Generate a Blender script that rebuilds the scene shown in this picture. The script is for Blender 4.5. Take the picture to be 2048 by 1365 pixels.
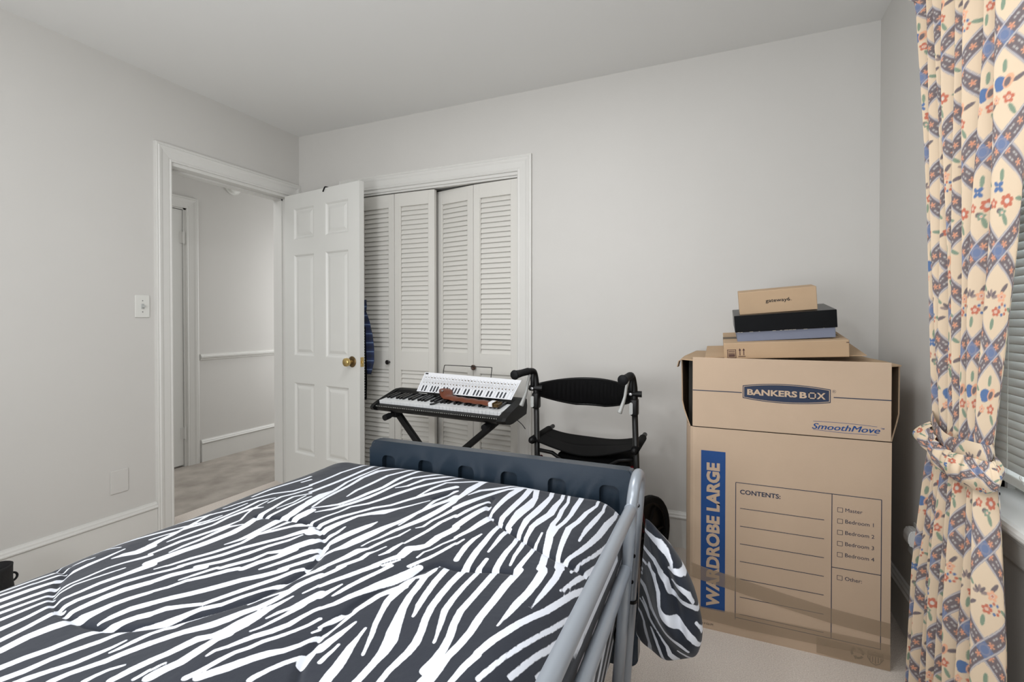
import bpy, bmesh, math, random
import numpy as np
from mathutils import Vector, Matrix
for o in list(bpy.data.objects):
    bpy.data.objects.remove(o)
SC = bpy.context.scene
COL = SC.collection
R = math.radians

# ---------------------------------------------------------------- camera, world, lights, exposure
cam_data = bpy.data.cameras.new('camera')
cam = bpy.data.objects.new('camera', cam_data)
COL.objects.link(cam)
cam.location = (2.759, -2.5714, 1.1429)
cam.rotation_euler = (R(90 - 0.5965), 0, R(23.376))
cam_data.sensor_width = 36
cam_data.lens = 970.47 / 2048 * 36
cam_data.shift_y = (650.25 - 682.5) / 2048
cam_data.clip_start = 0.02
SC.camera = cam

world = bpy.data.worlds.new('world')
SC.world = world
world.use_nodes = True
wn = world.node_tree
wn.nodes['Background'].inputs[0].default_value = (0.86, 0.93, 1.0, 1)
wn.nodes['Background'].inputs[1].default_value = 4.0

def area_light(name, loc, target, size, power, color=(1, 1, 1), size_y=None):
    l = bpy.data.lights.new(name, 'AREA')
    l.energy = power; l.color = color; l.size = size
    if size_y:
        l.shape = 'RECTANGLE'; l.size_y = size_y
    else:
        l.shape = 'DISK'
    o = bpy.data.objects.new(name, l)
    COL.objects.link(o)
    o.location = loc
    d = Vector(target) - Vector(loc)
    o.rotation_euler = d.to_track_quat('-Z', 'Y').to_euler()
    return o
area_light('flash_light', (1.8, -3.2, 2.12), (1.9, 0, 0.7), 0.24, 9.5, (0.97, 0.985, 1.0))
area_light('low_right_fill', (2.80, -2.95, 1.75), (2.75, 0, 0.35), 0.45, 5.5, (0.97, 0.985, 1.0))  # added fill lamp to lift the dark low right corner
area_light('room_light', (1.95, -1.5, 2.40), (1.95, -1.5, 0), 0.8, 16, (0.98, 0.985, 1.0), 0.7)
area_light('bounce_light', (1.8, -3.2, 1.0), (1.8, -1.4, 2.44), 1.0, 25, (0.97, 0.985, 1.0))  # uplight added to brighten the ceiling
area_light('rear_fill_light', (2.0, -4.24, 1.5), (2.0, 0, 0.8), 2.6, 18, (0.97, 0.985, 1.0), 1.7)  # soft frontal fill added behind the camera, no window modelled there
area_light('hall_fill_light', (-0.6, 1.42, 1.2), (-0.75, -0.5, 1.0), 0.8, 14, (0.98, 0.99, 1.0), 1.7)  # upright panel added at the hall end to light the hall evenly
area_light('hall_fill_light', (-0.55, -1.3, 2.42), (-0.55, -1.3, 0), 0.5, 8.0, (0.98, 0.99, 1.0), 0.9)  # added from above to brighten the hall

SC.view_settings.view_transform = 'Standard'
SC.view_settings.look = 'None'
SC.view_settings.gamma = 1
SC.view_settings.use_curve_mapping = False
SC.view_settings.exposure = 0.04

# ---------------------------------------------------------------- materials
def lin(c):
    c = c / 255.0
    return c / 12.92 if c <= 0.04045 else ((c + 0.055) / 1.055) ** 2.4
def rgb(r, g, b):
    return (lin(r), lin(g), lin(b), 1)

def mat(name, col, rough=0.6, metal=0.0, spec=0.5, bump=0.0, bscale=60, var=0.0, vscale=8, col2=None, coat=0.0, sheen=0.0):
    m = bpy.data.materials.new(name)
    m.use_nodes = True
    nt = m.node_tree
    b = nt.nodes['Principled BSDF']
    b.inputs['Base Color'].default_value = col
    b.inputs['Roughness'].default_value = rough
    b.inputs['Metallic'].default_value = metal
    b.inputs['Specular IOR Level'].default_value = spec
    b.inputs['Coat Weight'].default_value = coat
    b.inputs['Sheen Weight'].default_value = sheen
    tc = nt.nodes.new('ShaderNodeTexCoord')
    if var > 0:
        n = nt.nodes.new('ShaderNodeTexNoise')
        n.inputs['Scale'].default_value = vscale
        n.inputs['Detail'].default_value = 5
        nt.links.new(tc.outputs['Object'], n.inputs['Vector'])
        mx = nt.nodes.new('ShaderNodeMix'); mx.data_type = 'RGBA'
        mp = nt.nodes.new('ShaderNodeMapRange')
        mp.inputs[1].default_value = 0.3; mp.inputs[2].default_value = 0.7
        nt.links.new(n.outputs['Fac'], mp.inputs[0])
        nt.links.new(mp.outputs[0], mx.inputs[0])
        c2 = col2 if col2 else tuple(v * (1 - var) for v in col[:3]) + (1,)
        mx.inputs[6].default_value = col
        mx.inputs[7].default_value = c2
        nt.links.new(mx.outputs[2], b.inputs['Base Color'])
    if bump > 0:
        n2 = nt.nodes.new('ShaderNodeTexNoise')
        n2.inputs['Scale'].default_value = bscale
        n2.inputs['Detail'].default_value = 4
        nt.links.new(tc.outputs['Object'], n2.inputs['Vector'])
        bp = nt.nodes.new('ShaderNodeBump')
        bp.inputs['Strength'].default_value = bump
        bp.inputs['Distance'].default_value = 0.004
        nt.links.new(n2.outputs['Fac'], bp.inputs['Height'])
        nt.links.new(bp.outputs[0], b.inputs['Normal'])
    return m

M = {}
M['wall'] = mat('wall_paint', rgb(203, 201, 197), 0.65, bump=0.03, bscale=140, var=0.02, vscale=3)
M['ceiling'] = mat('ceiling_paint', rgb(226, 226, 224), 0.8, bump=0.03, bscale=120)
M['trim'] = mat('trim_paint', rgb(214, 213, 209), 0.38, var=0.02, vscale=4)
M['door'] = mat('door_paint', rgb(216, 216, 212), 0.35, var=0.02, vscale=5)
M['louver'] = mat('louver_paint', rgb(212, 210, 204), 0.42)
M['carpet'] = mat('carpet', rgb(238, 229, 220), 0.95, bump=0.9, bscale=420, var=0.34, vscale=260, col2=rgb(206, 195, 185), spec=0.1)
M['dark'] = mat('carton_shade', rgb(60, 58, 54), 0.9)  # dark colour for the shade inside the carton
M['brass'] = mat('brass', rgb(216, 188, 124), 0.3, metal=0.85, var=0.3, vscale=30)
M['darkbrass'] = mat('aged_brass', rgb(128, 106, 72), 0.35, metal=0.8, var=0.5, vscale=60)
M['steel'] = mat('steel', rgb(150, 150, 150), 0.35, metal=1.0)
M['knobwood'] = mat('dark_wood_knob', rgb(70, 48, 36), 0.4, var=0.3, vscale=50)
M['knobblack'] = mat('black_knob', rgb(24, 20, 20), 0.4)
M['card'] = mat('cardboard', rgb(194, 171, 148), 0.8, bump=0.05, bscale=200, var=0.07, vscale=5, spec=0.2)
M['card2'] = mat('cardboard_tan', rgb(186, 160, 131), 0.8, bump=0.05, bscale=200, var=0.07, vscale=9, spec=0.2)
M['cardside'] = mat('cardboard_side', rgb(174, 150, 125), 0.8, bump=0.05, bscale=200, var=0.07, vscale=6, spec=0.2)
M['cardin'] = mat('cardboard_inside', rgb(120, 98, 74), 0.9)
M['inkblue'] = mat('blue_ink', rgb(12, 66, 128), 0.6)
M['inknavy'] = mat('navy_ink', rgb(30, 44, 70), 0.65)
M['inkblack'] = mat('black_ink', rgb(22, 20, 22), 0.65)
M['inkmaroon'] = mat('maroon_ink', rgb(66, 34, 38), 0.65)
M['inkgrey'] = mat('grey_ink', rgb(104, 92, 76), 0.7)
M['navybox'] = mat('glossy_navy_card', rgb(6, 9, 14), 0.3, spec=0.25, var=0.25, vscale=12)
M['greybox'] = mat('blue_grey_card', rgb(116, 122, 140), 0.6)
M['scuff'] = mat('scuffed_edge', rgb(200, 196, 186), 0.8)
M['slate'] = mat('slate_blue_plastic', rgb(36, 48, 60), 0.26, spec=0.7, bump=0.04, bscale=300)
M['silver'] = mat('silver_grey_enamel', rgb(156, 163, 172), 0.3, metal=0.3)
M['black'] = mat('black_plastic', rgb(9, 9, 10), 0.45, spec=0.3, bump=0.03, bscale=300)
M['rubber'] = mat('black_rubber', rgb(12, 13, 16), 0.7, spec=0.3)
M['blacktube'] = mat('dark_grey_tube', rgb(19, 19, 19), 0.38, metal=0.2)
M['blackcloth'] = mat('black_cloth', rgb(5, 5, 6), 0.8, spec=0.15, bump=0.25, bscale=500)
M['levergrey'] = mat('light_grey_plastic', rgb(176, 178, 176), 0.4)
M['keywhite'] = mat('white_key', rgb(222, 224, 226), 0.3)
M['keyblack'] = mat('black_key', rgb(14, 15, 17), 0.3)
M['kbody'] = mat('keyboard_body', rgb(11, 12, 13), 0.5, spec=0.3, bump=0.04, bscale=400)
M['paper'] = mat('white_card', rgb(234, 236, 240), 0.5)
M['leather'] = mat('brown_leather', rgb(116, 60, 36), 0.42, bump=0.1, bscale=250, var=0.3, vscale=25)
M['white'] = mat('white_plastic', rgb(216, 216, 211), 0.35)
M['clear'] = mat('clear_shade', rgb(238, 240, 240), 0.2)
M['blind'] = mat('blind_slat', rgb(226, 227, 222), 0.42)
def _translucent(m, fac):
    nt = m.node_tree
    b = nt.nodes['Principled BSDF']; out = [n for n in nt.nodes if n.type == 'OUTPUT_MATERIAL'][0]
    t = nt.nodes.new('ShaderNodeBsdfTranslucent'); t.inputs[0].default_value = (0.8, 0.8, 0.78, 1)
    mx = nt.nodes.new('ShaderNodeMixShader'); mx.inputs[0].default_value = fac
    nt.links.new(b.outputs[0], mx.inputs[1]); nt.links.new(t.outputs[0], mx.inputs[2]); nt.links.new(mx.outputs[0], out.inputs[0])
_translucent(M['blind'], 0.3)
M['mattress'] = mat('mattress_cover', rgb(40, 52, 80), 0.7)
M['bootblack'] = mat('black_suede', rgb(18, 18, 19), 0.8, bump=0.2, bscale=300)
M['red'] = mat('dark_red_enamel', rgb(84, 16, 22), 0.35)

def tape_material():
    m = bpy.data.materials.new('packing_tape')
    m.use_nodes = True
    nt = m.node_tree
    b = nt.nodes['Principled BSDF']
    b.inputs['Base Color'].default_value = rgb(168, 148, 124)
    b.inputs['Roughness'].default_value = 0.28
    b.inputs['Alpha'].default_value = 0.5
    tc = nt.nodes.new('ShaderNodeTexCoord')
    w = nt.nodes.new('ShaderNodeTexNoise')
    mp = nt.nodes.new('ShaderNodeMapping')
    mp.inputs['Scale'].default_value = (4, 4, 90)
    nt.links.new(tc.outputs['Object'], mp.inputs[0]); nt.links.new(mp.outputs[0], w.inputs['Vector'])
    w.inputs['Scale'].default_value = 1.5
    bp = nt.nodes.new('ShaderNodeBump'); bp.inputs['Strength'].default_value = 0.25; bp.inputs['Distance'].default_value = 0.003
    nt.links.new(w.outputs['Fac'], bp.inputs['Height']); nt.links.new(bp.outputs[0], b.inputs['Normal'])
    return m
M['tape'] = tape_material()

def glass_material():
    m = bpy.data.materials.new('window_glass')
    m.use_nodes = True
    b = m.node_tree.nodes['Principled BSDF']
    b.inputs['Base Color'].default_value = (1, 1, 1, 1)
    b.inputs['Transmission Weight'].default_value = 1.0
    b.inputs['Roughness'].default_value = 0.0
    b.inputs['IOR'].default_value = 1.1
    return m
M['glass'] = glass_material()

def hall_carpet():
    m = mat('carpet_hall', rgb(178, 168, 155), 0.95, bump=0.8, bscale=420, spec=0.1)
    nt = m.node_tree
    b = nt.nodes['Principled BSDF']
    tc = [n for n in nt.nodes if n.type == 'TEX_COORD'][0]
    mp = nt.nodes.new('ShaderNodeMapping'); mp.inputs['Scale'].default_value = (1.1, 1.0, 1)
    n = nt.nodes.new('ShaderNodeTexNoise'); n.inputs['Scale'].default_value = 4.5; n.inputs['Detail'].default_value = 8
    nt.links.new(tc.outputs['Object'], mp.inputs[0]); nt.links.new(mp.outputs[0], n.inputs['Vector'])
    cr = nt.nodes.new('ShaderNodeValToRGB')
    cr.color_ramp.elements[0].position = 0.30; cr.color_ramp.elements[0].color = rgb(152, 145, 137)
    cr.color_ramp.elements[1].position = 0.66; cr.color_ramp.elements[1].color = rgb(190, 182, 173)
    nt.links.new(n.outputs['Fac'], cr.inputs[0]); nt.links.new(cr.outputs[0], b.inputs['Base Color'])
    return m
M['hallcarpet'] = hall_carpet()

def zebra_material():
    m = bpy.data.materials.new('zebra_print_cloth')
    m.use_nodes = True
    nt = m.node_tree
    b = nt.nodes['Principled BSDF']
    b.inputs['Roughness'].default_value = 0.85
    b.inputs['Specular IOR Level'].default_value = 0.15
    b.inputs['Sheen Weight'].default_value = 0.15
    at = nt.nodes.new('ShaderNodeAttribute'); at.attribute_name = 'stripe'
    tc = nt.nodes.new('ShaderNodeTexCoord')
    n = nt.nodes.new('ShaderNodeTexNoise'); n.inputs['Scale'].default_value = 120; n.inputs['Detail'].default_value = 2
    nt.links.new(tc.outputs['Object'], n.inputs['Vector'])
    ma = nt.nodes.new('ShaderNodeMath'); ma.operation = 'MULTIPLY_ADD'
    ma.inputs[1].default_value = 0.0016; ma.inputs[2].default_value = -0.0008
    nt.links.new(n.outputs['Fac'], ma.inputs[0])
    ad = nt.nodes.new('ShaderNodeMath'); ad.operation = 'ADD'
    nt.links.new(at.outputs['Fac'], ad.inputs[0]); nt.links.new(ma.outputs[0], ad.inputs[1])
    mr = nt.nodes.new('ShaderNodeMapRange')
    mr.inputs[1].default_value = -0.0005; mr.inputs[2].default_value = 0.0005
    nt.links.new(ad.outputs[0], mr.inputs[0])
    mx = nt.nodes.new('ShaderNodeMix'); mx.data_type = 'RGBA'
    mx.inputs[6].default_value = rgb(42, 46, 55)
    mx.inputs[7].default_value = rgb(220, 224, 233)
    nt.links.new(mr.outputs[0], mx.inputs[0])
    nt.links.new(mx.outputs[2], b.inputs['Base Color'])
    w = nt.nodes.new('ShaderNodeTexNoise'); w.inputs['Scale'].default_value = 700
    nt.links.new(tc.outputs['Object'], w.inputs['Vector'])
    n2 = nt.nodes.new('ShaderNodeTexNoise'); n2.inputs['Scale'].default_value = 14; n2.inputs['Detail'].default_value = 3
    nt.links.new(tc.outputs['Object'], n2.inputs['Vector'])
    bp = nt.nodes.new('ShaderNodeBump'); bp.inputs['Strength'].default_value = 0.15; bp.inputs['Distance'].default_value = 0.002
    nt.links.new(w.outputs['Fac'], bp.inputs['Height'])
    bp2 = nt.nodes.new('ShaderNodeBump'); bp2.inputs['Strength'].default_value = 0.25; bp2.inputs['Distance'].default_value = 0.012
    nt.links.new(n2.outputs['Fac'], bp2.inputs['Height']); nt.links.new(bp.outputs[0], bp2.inputs['Normal'])
    nt.links.new(bp2.outputs[0], b.inputs['Normal'])
    return m
M['zebra'] = zebra_material()

def print_material():
    m = bpy.data.materials.new('floral_print_cloth')
    m.use_nodes = True
    nt = m.node_tree
    b = nt.nodes['Principled BSDF']
    b.inputs['Roughness'].default_value = 0.7
    b.inputs['Specular IOR Level'].default_value = 0.25
    at = nt.nodes.new('ShaderNodeAttribute'); at.attribute_name = 'print'
    nt.links.new(at.outputs['Color'], b.inputs['Base Color'])
    tc = nt.nodes.new('ShaderNodeTexCoord')
    w = nt.nodes.new('ShaderNodeTexNoise'); w.inputs['Scale'].default_value = 500
    nt.links.new(tc.outputs['Object'], w.inputs['Vector'])
    bp = nt.nodes.new('ShaderNodeBump'); bp.inputs['Strength'].default_value = 0.08; bp.inputs['Distance'].default_value = 0.002
    nt.links.new(w.outputs['Fac'], bp.inputs['Height']); nt.links.new(bp.outputs[0], b.inputs['Normal'])
    return m
M['print'] = print_material()

def plaid_material():
    m = bpy.data.materials.new('blue_plaid_cloth')
    m.use_nodes = True
    nt = m.node_tree
    b = nt.nodes['Principled BSDF']; b.inputs['Roughness'].default_value = 0.85
    tc = nt.nodes.new('ShaderNodeTexCoord')
    def bands(axis, scale):
        w = nt.nodes.new('ShaderNodeTexWave'); w.bands_direction = axis
        w.inputs['Scale'].default_value = scale; w.inputs['Distortion'].default_value = 0.6
        nt.links.new(tc.outputs['Object'], w.inputs['Vector'])
        return w
    a = bands('Z', 5.5); c = bands('X', 9)
    cr = nt.nodes.new('ShaderNodeValToRGB')
    e = cr.color_ramp.elements
    e[0].position = 0.0; e[0].color = rgb(16, 20, 34)
    e[1].position = 0.95; e[1].color = rgb(24, 36, 74)
    x = cr.color_ramp.elements.new(0.985); x.color = rgb(110, 130, 160)
    nt.links.new(a.outputs['Fac'], cr.inputs[0])
    cr2 = nt.nodes.new('ShaderNodeValToRGB')
    cr2.color_ramp.elements[0].color = rgb(30, 40, 60); cr2.color_ramp.elements[1].color = rgb(36, 50, 90)
    nt.links.new(c.outputs['Fac'], cr2.inputs[0])
    mx = nt.nodes.new('ShaderNodeMix'); mx.data_type = 'RGBA'; mx.inputs[0].default_value = 0.4
    nt.links.new(cr.outputs[0], mx.inputs[6]); nt.links.new(cr2.outputs[0], mx.inputs[7])
    nt.links.new(mx.outputs[2], b.inputs['Base Color'])
    return m
M['plaid'] = plaid_material()

# ---------------------------------------------------------------- helpers
def root(name, loc, label, cat, group=None, kind=None):
    o = bpy.data.objects.new(name, None)
    o.empty_display_size = 0.05
    COL.objects.link(o)
    o.location = loc
    if label: o['label'] = label
    if cat: o['category'] = cat
    if group: o['group'] = group
    if kind: o['kind'] = kind
    return o

def attach(o, parent):
    if parent is not None:
        o.parent = parent
        m = Matrix.Identity(4)
        q = parent
        chain = []
        while q is not None:
            chain.append(q); q = q.parent
        for q in reversed(chain):
            m = m @ q.matrix_parent_inverse @ q.matrix_basis
        o.matrix_parent_inverse = m.inverted()

def link(name, me, m, parent=None, label=None, cat=None, kind=None, group=None):
    o = bpy.data.objects.new(name, me)
    if m is not None and len(me.materials) == 0:
        me.materials.append(m)
    COL.objects.link(o)
    attach(o, parent)
    if label: o['label'] = label
    if cat: o['category'] = cat
    if kind: o['kind'] = kind
    if group: o['group'] = group
    return o

def obj(name, bm, m, parent=None, smooth=False, **kw):
    bmesh.ops.recalc_face_normals(bm, faces=bm.faces)
    me = bpy.data.meshes.new(name)
    bm.to_mesh(me); bm.free()
    if smooth:
        me.shade_smooth()
        if smooth == 'auto':
            me.set_sharp_from_angle(angle=R(40))
    return link(name, me, m, parent, **kw)

def struct(name, bm, m, parent=None, smooth=False, **kw):
    return obj(name, bm, m, parent, smooth, kind='structure' if parent is None else None, **kw)

def copy_obj(o, parent=None, offset=(0, 0, 0), label=None):
    c = o.copy()
    COL.objects.link(c)
    if parent is not None:
        c.parent = parent
    c.location = Vector(c.location) + Vector(offset)
    if label: c['label'] = label
    return c

def NB():
    return bmesh.new()

def xform(bm, verts, mtx):
    if mtx is not None:
        bmesh.ops.transform(bm, matrix=mtx, verts=verts)

def bx(bm, lo, hi, bevel=0.0, seg=2, mtx=None):
    lo = Vector(lo); hi = Vector(hi)
    r = bmesh.ops.create_cube(bm, size=1)
    vs = r['verts']
    s = hi - lo; c = (hi + lo) / 2
    for v in vs:
        v.co = Vector((v.co.x * s.x, v.co.y * s.y, v.co.z * s.z)) + c
    if bevel > 0:
        es = list({e for v in vs for e in v.link_edges})
        fs = list({f for v in vs for f in v.link_faces})
        g = bmesh.ops.bevel(bm, geom=es, offset=bevel, segments=seg, affect='EDGES', profile=0.5)
        vs = list({v for v in g['verts']} | {v for f in g['faces'] for v in f.verts})
        # collect connected verts
        seen = set(vs); st = list(vs)
        while st:
            v = st.pop()
            for e in v.link_edges:
                w = e.other_vert(v)
                if w not in seen:
                    seen.add(w); st.append(w)
        vs = list(seen)
    xform(bm, vs, mtx)
    return vs

def frames(pts, closed=False):
    n = len(pts)
    tans = []
    for i in range(n):
        if closed:
            t = pts[(i + 1) % n] - pts[i - 1]
        else:
            t = pts[min(i + 1, n - 1)] - pts[max(i - 1, 0)]
        tans.append(t.normalized())
    t0 = tans[0]
    a = Vector((0, 0, 1)) if abs(t0.z) < 0.9 else Vector((1, 0, 0))
    u = t0.cross(a).normalized()
    out = []
    for i, t in enumerate(tans):
        u = (u - t * u.dot(t)).normalized()
        out.append((u, t.cross(u).normalized()))
    return out

def tube(bm, pts, r, seg=12, closed=False, caps=True, sy=1.0):
    pts = [Vector(p) for p in pts]
    n = len(pts)
    fr = frames(pts, closed)
    rings = []
    for i, p in enumerate(pts):
        rr = r[i] if isinstance(r, (list, tuple)) else r
        u, w = fr[i]
        ring = []
        for k in range(seg):
            a = 2 * math.pi * k / seg
            ring.append(bm.verts.new(p + u * (rr * math.cos(a)) + w * (rr * sy * math.sin(a))))
        rings.append(ring)
    m = n if closed else n - 1
    for i in range(m):
        A = rings[i]; B = rings[(i + 1) % n]
        for k in range(seg):
            bm.faces.new((A[k], A[(k + 1) % seg], B[(k + 1) % seg], B[k]))
    if caps and not closed:
        bm.faces.new(rings[0]); bm.faces.new(rings[-1])
    return [v for ring in rings for v in ring]

def arc(c, r, a0, a1, n, ux, uy):
    c = Vector(c); ux = Vector(ux); uy = Vector(uy)
    return [c + ux * (r * math.cos(a0 + (a1 - a0) * i / n)) + uy * (r * math.sin(a0 + (a1 - a0) * i / n)) for i in range(n + 1)]

def smoothpath(pts, n=8):
    P = [Vector(p) for p in pts]
    out = []
    for i in range(len(P) - 1):
        p0 = P[max(i - 1, 0)]; p1 = P[i]; p2 = P[i + 1]; p3 = P[min(i + 2, len(P) - 1)]
        for k in range(n):
            t = k / n
            out.append(0.5 * ((2 * p1) + (p2 - p0) * t + (2 * p0 - 5 * p1 + 4 * p2 - p3) * t * t + (3 * p1 - p0 - 3 * p2 + p3) * t ** 3))
    out.append(P[-1])
    return out

def lathe(bm, prof, c, axis='Z', seg=24, mtx=None):
    rings = []
    vs = []
    for (r, h) in prof:
        ring = []
        for k in range(seg):
            a = 2 * math.pi * k / seg
            x, y = r * math.cos(a), r * math.sin(a)
            if axis == 'Z': v = Vector((x, y, h))
            elif axis == 'Y': v = Vector((x, h, y))
            else: v = Vector((h, x, y))
            ring.append(bm.verts.new(v + Vector(c)))
        rings.append(ring); vs += ring
    for A, B in zip(rings[:-1], rings[1:]):
        for k in range(seg):
            bm.faces.new((A[k], A[(k + 1) % seg], B[(k + 1) % seg], B[k]))
    if prof[0][0] > 1e-5: bm.faces.new(rings[0])
    if prof[-1][0] > 1e-5: bm.faces.new(rings[-1])
    bmesh.ops.remove_doubles(bm, verts=vs, dist=1e-6)
    if mtx is not None:
        vs = [v for v in vs if v.is_valid]
        xform(bm, vs, mtx)
    return vs

def prism(bm, poly, h0, h1, plane='XY', mtx=None):
    def mk(a, b, h):
        if plane == 'XY': return Vector((a, b, h))
        if plane == 'XZ': return Vector((a, h, b))
        return Vector((h, a, b))
    A = [bm.verts.new(mk(a, b, h0)) for a, b in poly]
    B = [bm.verts.new(mk(a, b, h1)) for a, b in poly]
    n = len(poly)
    bm.faces.new(A); bm.faces.new(B)
    for i in range(n):
        bm.faces.new((A[i], A[(i + 1) % n], B[(i + 1) % n], B[i]))
    xform(bm, A + B, mtx)
    return A + B

def rrect(x0, y0, x1, y1, r, n=5):
    out = []
    for cx, cy, a in ((x1 - r, y1 - r, 0), (x0 + r, y1 - r, 90), (x0 + r, y0 + r, 180), (x1 - r, y0 + r, 270)):
        for i in range(n + 1):
            t = R(a + 90 * i / n)
            out.append((cx + r * math.cos(t), cy + r * math.sin(t)))
    return out

def grid_mesh(name, P, attr=None, attr_name=None, color=None, color_name=None, wrap=False):
    """P: (nv, nu, 3) array of points."""
    nv, nu = P.shape[:2]
    me = bpy.data.meshes.new(name)
    me.vertices.add(nv * nu)
    me.vertices.foreach_set('co', P.reshape(-1).astype(np.float32))
    i = np.arange(nv - 1)[:, None]; j = np.arange(nu - 1)[None, :]
    a = i * nu + j
    q = np.stack([a, a + 1, a + nu + 1, a + nu], -1).reshape(-1, 4)
    if wrap:
        i = np.arange(nv - 1)
        a = i * nu
        q = np.concatenate([q, np.stack([a + nu - 1, a, a + nu, a + 2 * nu - 1], -1)])
    nf = len(q)
    me.loops.add(nf * 4)
    me.loops.foreach_set('vertex_index', q.reshape(-1).astype(np.int32))
    me.polygons.add(nf)
    me.polygons.foreach_set('loop_start', np.arange(0, nf * 4, 4, dtype=np.int32))
    me.update(calc_edges=True)
    me.shade_smooth()
    if attr is not None:
        at = me.attributes.new(attr_name, 'FLOAT', 'POINT')
        at.data.foreach_set('value', attr.reshape(-1).astype(np.float32))
    if color is not None:
        c = np.ones((nv * nu, 4), np.float32); c[:, :3] = color.reshape(-1, 3)
        at = me.attributes.new(color_name, 'FLOAT_COLOR', 'POINT')
        at.data.foreach_set('color', c.reshape(-1))
    return me

def text_mesh(s, size=1.0, bold=0.0, shear=0.0, space=1.0, align='CENTER'):
    cu = bpy.data.curves.new('t', 'FONT')
    cu.body = s; cu.size = size; cu.offset = bold; cu.shear = shear
    cu.space_character = space
    cu.align_x = align; cu.align_y = 'CENTER'
    cu.resolution_u = 3
    cu.fill_mode = 'FRONT'
    o = bpy.data.objects.new('t', cu)
    COL.objects.link(o)
    dg = bpy.context.evaluated_depsgraph_get()
    me = bpy.data.meshes.new_from_object(o.evaluated_get(dg))
    bpy.data.objects.remove(o); bpy.data.curves.remove(cu)
    me.materials.clear()
    return me

def add_text(bm, s, origin, ux, uy, w=None, h=None, **kw):
    """flat lettering fitted into width w / height h around origin, in the plane ux, uy"""
    me = text_mesh(s, 1.0, **kw)
    n = len(me.vertices)
    co = np.empty(n * 3, np.float32); me.vertices.foreach_get('co', co); co = co.reshape(-1, 3)
    lo = co.min(0); hi = co.max(0)
    sx = sy = 1.0
    if w and h: sx = w / (hi[0] - lo[0]); sy = h / (hi[1] - lo[1])
    elif h: sx = sy = h / (hi[1] - lo[1])
    elif w: sx = sy = w / (hi[0] - lo[0])
    if kw.get('align') == 'LEFT':
        cx = lo[0]
    else:
        cx = (lo[0] + hi[0]) / 2
    cy = (lo[1] + hi[1]) / 2
    O = Vector(origin); ux = Vector(ux); uy = Vector(uy)
    vs = [bm.verts.new(O + ux * float((c[0] - cx) * sx) + uy * float((c[1] - cy) * sy)) for c in co]
    for p in me.polygons:
        try: bm.faces.new([vs[i] for i in p.vertices])
        except ValueError: pass
    bpy.data.meshes.remove(me)
    return vs

def quad(bm, a, b, c, d):
    return bm.faces.new([bm.verts.new(Vector(p)) for p in (a, b, c, d)])

# ---------------------------------------------------------------- room shell
W, H, YB = 3.386, 2.44, -4.3
DJ0, DJ1, DZ = -0.875, -0.088, 1.985       # bedroom door opening in the left wall
CX0, CX1, CZ = 0.470, 1.685, 1.975         # closet opening in the back wall
WY0, WY1, WZ0, WZ1 = -1.80, -0.885, 0.70, 2.06   # window opening in the right wall

b = NB(); bx(b, (-0.145, YB, -0.05), (W + 0.1, 0.8, 0.0)); struct('floor', b, M['carpet'])
b = NB(); bx(b, (-1.2, -2.2, -0.05), (-0.145, 1.6, 0.0)); struct('floor_hall', b, M['hallcarpet'])
b = NB(); bx(b, (-1.2, YB, H), (W + 0.1, 1.6, H + 0.05)); struct('ceiling', b, M['ceiling'])
b = NB()
bx(b, (-0.145, YB, 0), (0, DJ0 - 0.02, H)); bx(b, (-0.145, DJ1 + 0.02, 0), (0, 0.12, H)); bx(b, (-0.145, DJ0 - 0.02, DZ + 0.02), (0, DJ1 + 0.02, H))
struct('wall_left', b, M['wall'])
b = NB()
bx(b, (0, 0, 0), (CX0 - 0.02, 0.12, H)); bx(b, (CX1 + 0.02, 0, 0), (W + 0.1, 0.12, H)); bx(b, (CX0 - 0.02, 0, CZ + 0.02), (CX1 + 0.02, 0.12, H))
struct('wall_back', b, M['wall'])
b = NB()
bx(b, (W, YB, 0), (W + 0.14, WY0, H)); bx(b, (W, WY1, 0), (W + 0.14, 0, H)); bx(b, (W, WY0, WZ1), (W + 0.14, WY1, H)); bx(b, (W, WY0, 0), (W + 0.14, WY1, WZ0 - 0.03))
struct('wall_right', b, M['wall'])
b = NB(); bx(b, (-1.2, YB - 0.1, 0), (W + 0.1, YB, H)); struct('wall_front', b, M['wall'])
b = NB()
bx(b, (-1.175, -2.2, 0), (-1.075, -0.93, H)); bx(b, (-1.175, -0.105, 0), (-1.075, 1.6, H)); bx(b, (-1.175, -0.93, 2.02), (-1.075, -0.105, H))
struct('wall_hall', b, M['wall'])
b = NB(); bx(b, (-1.2, 1.5, 0), (-0.145, 1.6, H)); bx(b, (-1.2, -2.2, 0), (-0.145, -2.1, H)); bx(b, (-0.2, 0.12, 0), (-0.145, 1.6, H)); bx(b,(-1.3,-1.1,0),(-1.25,0.1,H))
struct('wall_hall_end', b, M['wall'])
# closet cavity
b = NB()
bx(b, (CX0 - 0.25, 0.72, 0), (CX1 + 0.25, 0.76, H)); bx(b, (CX0 - 0.29, 0.12, 0), (CX0 - 0.25, 0.76, H)); bx(b, (CX1 + 0.25, 0.12, 0), (CX1 + 0.29, 0.76, H))
struct('wall_closet', b, M['wall'])

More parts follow.
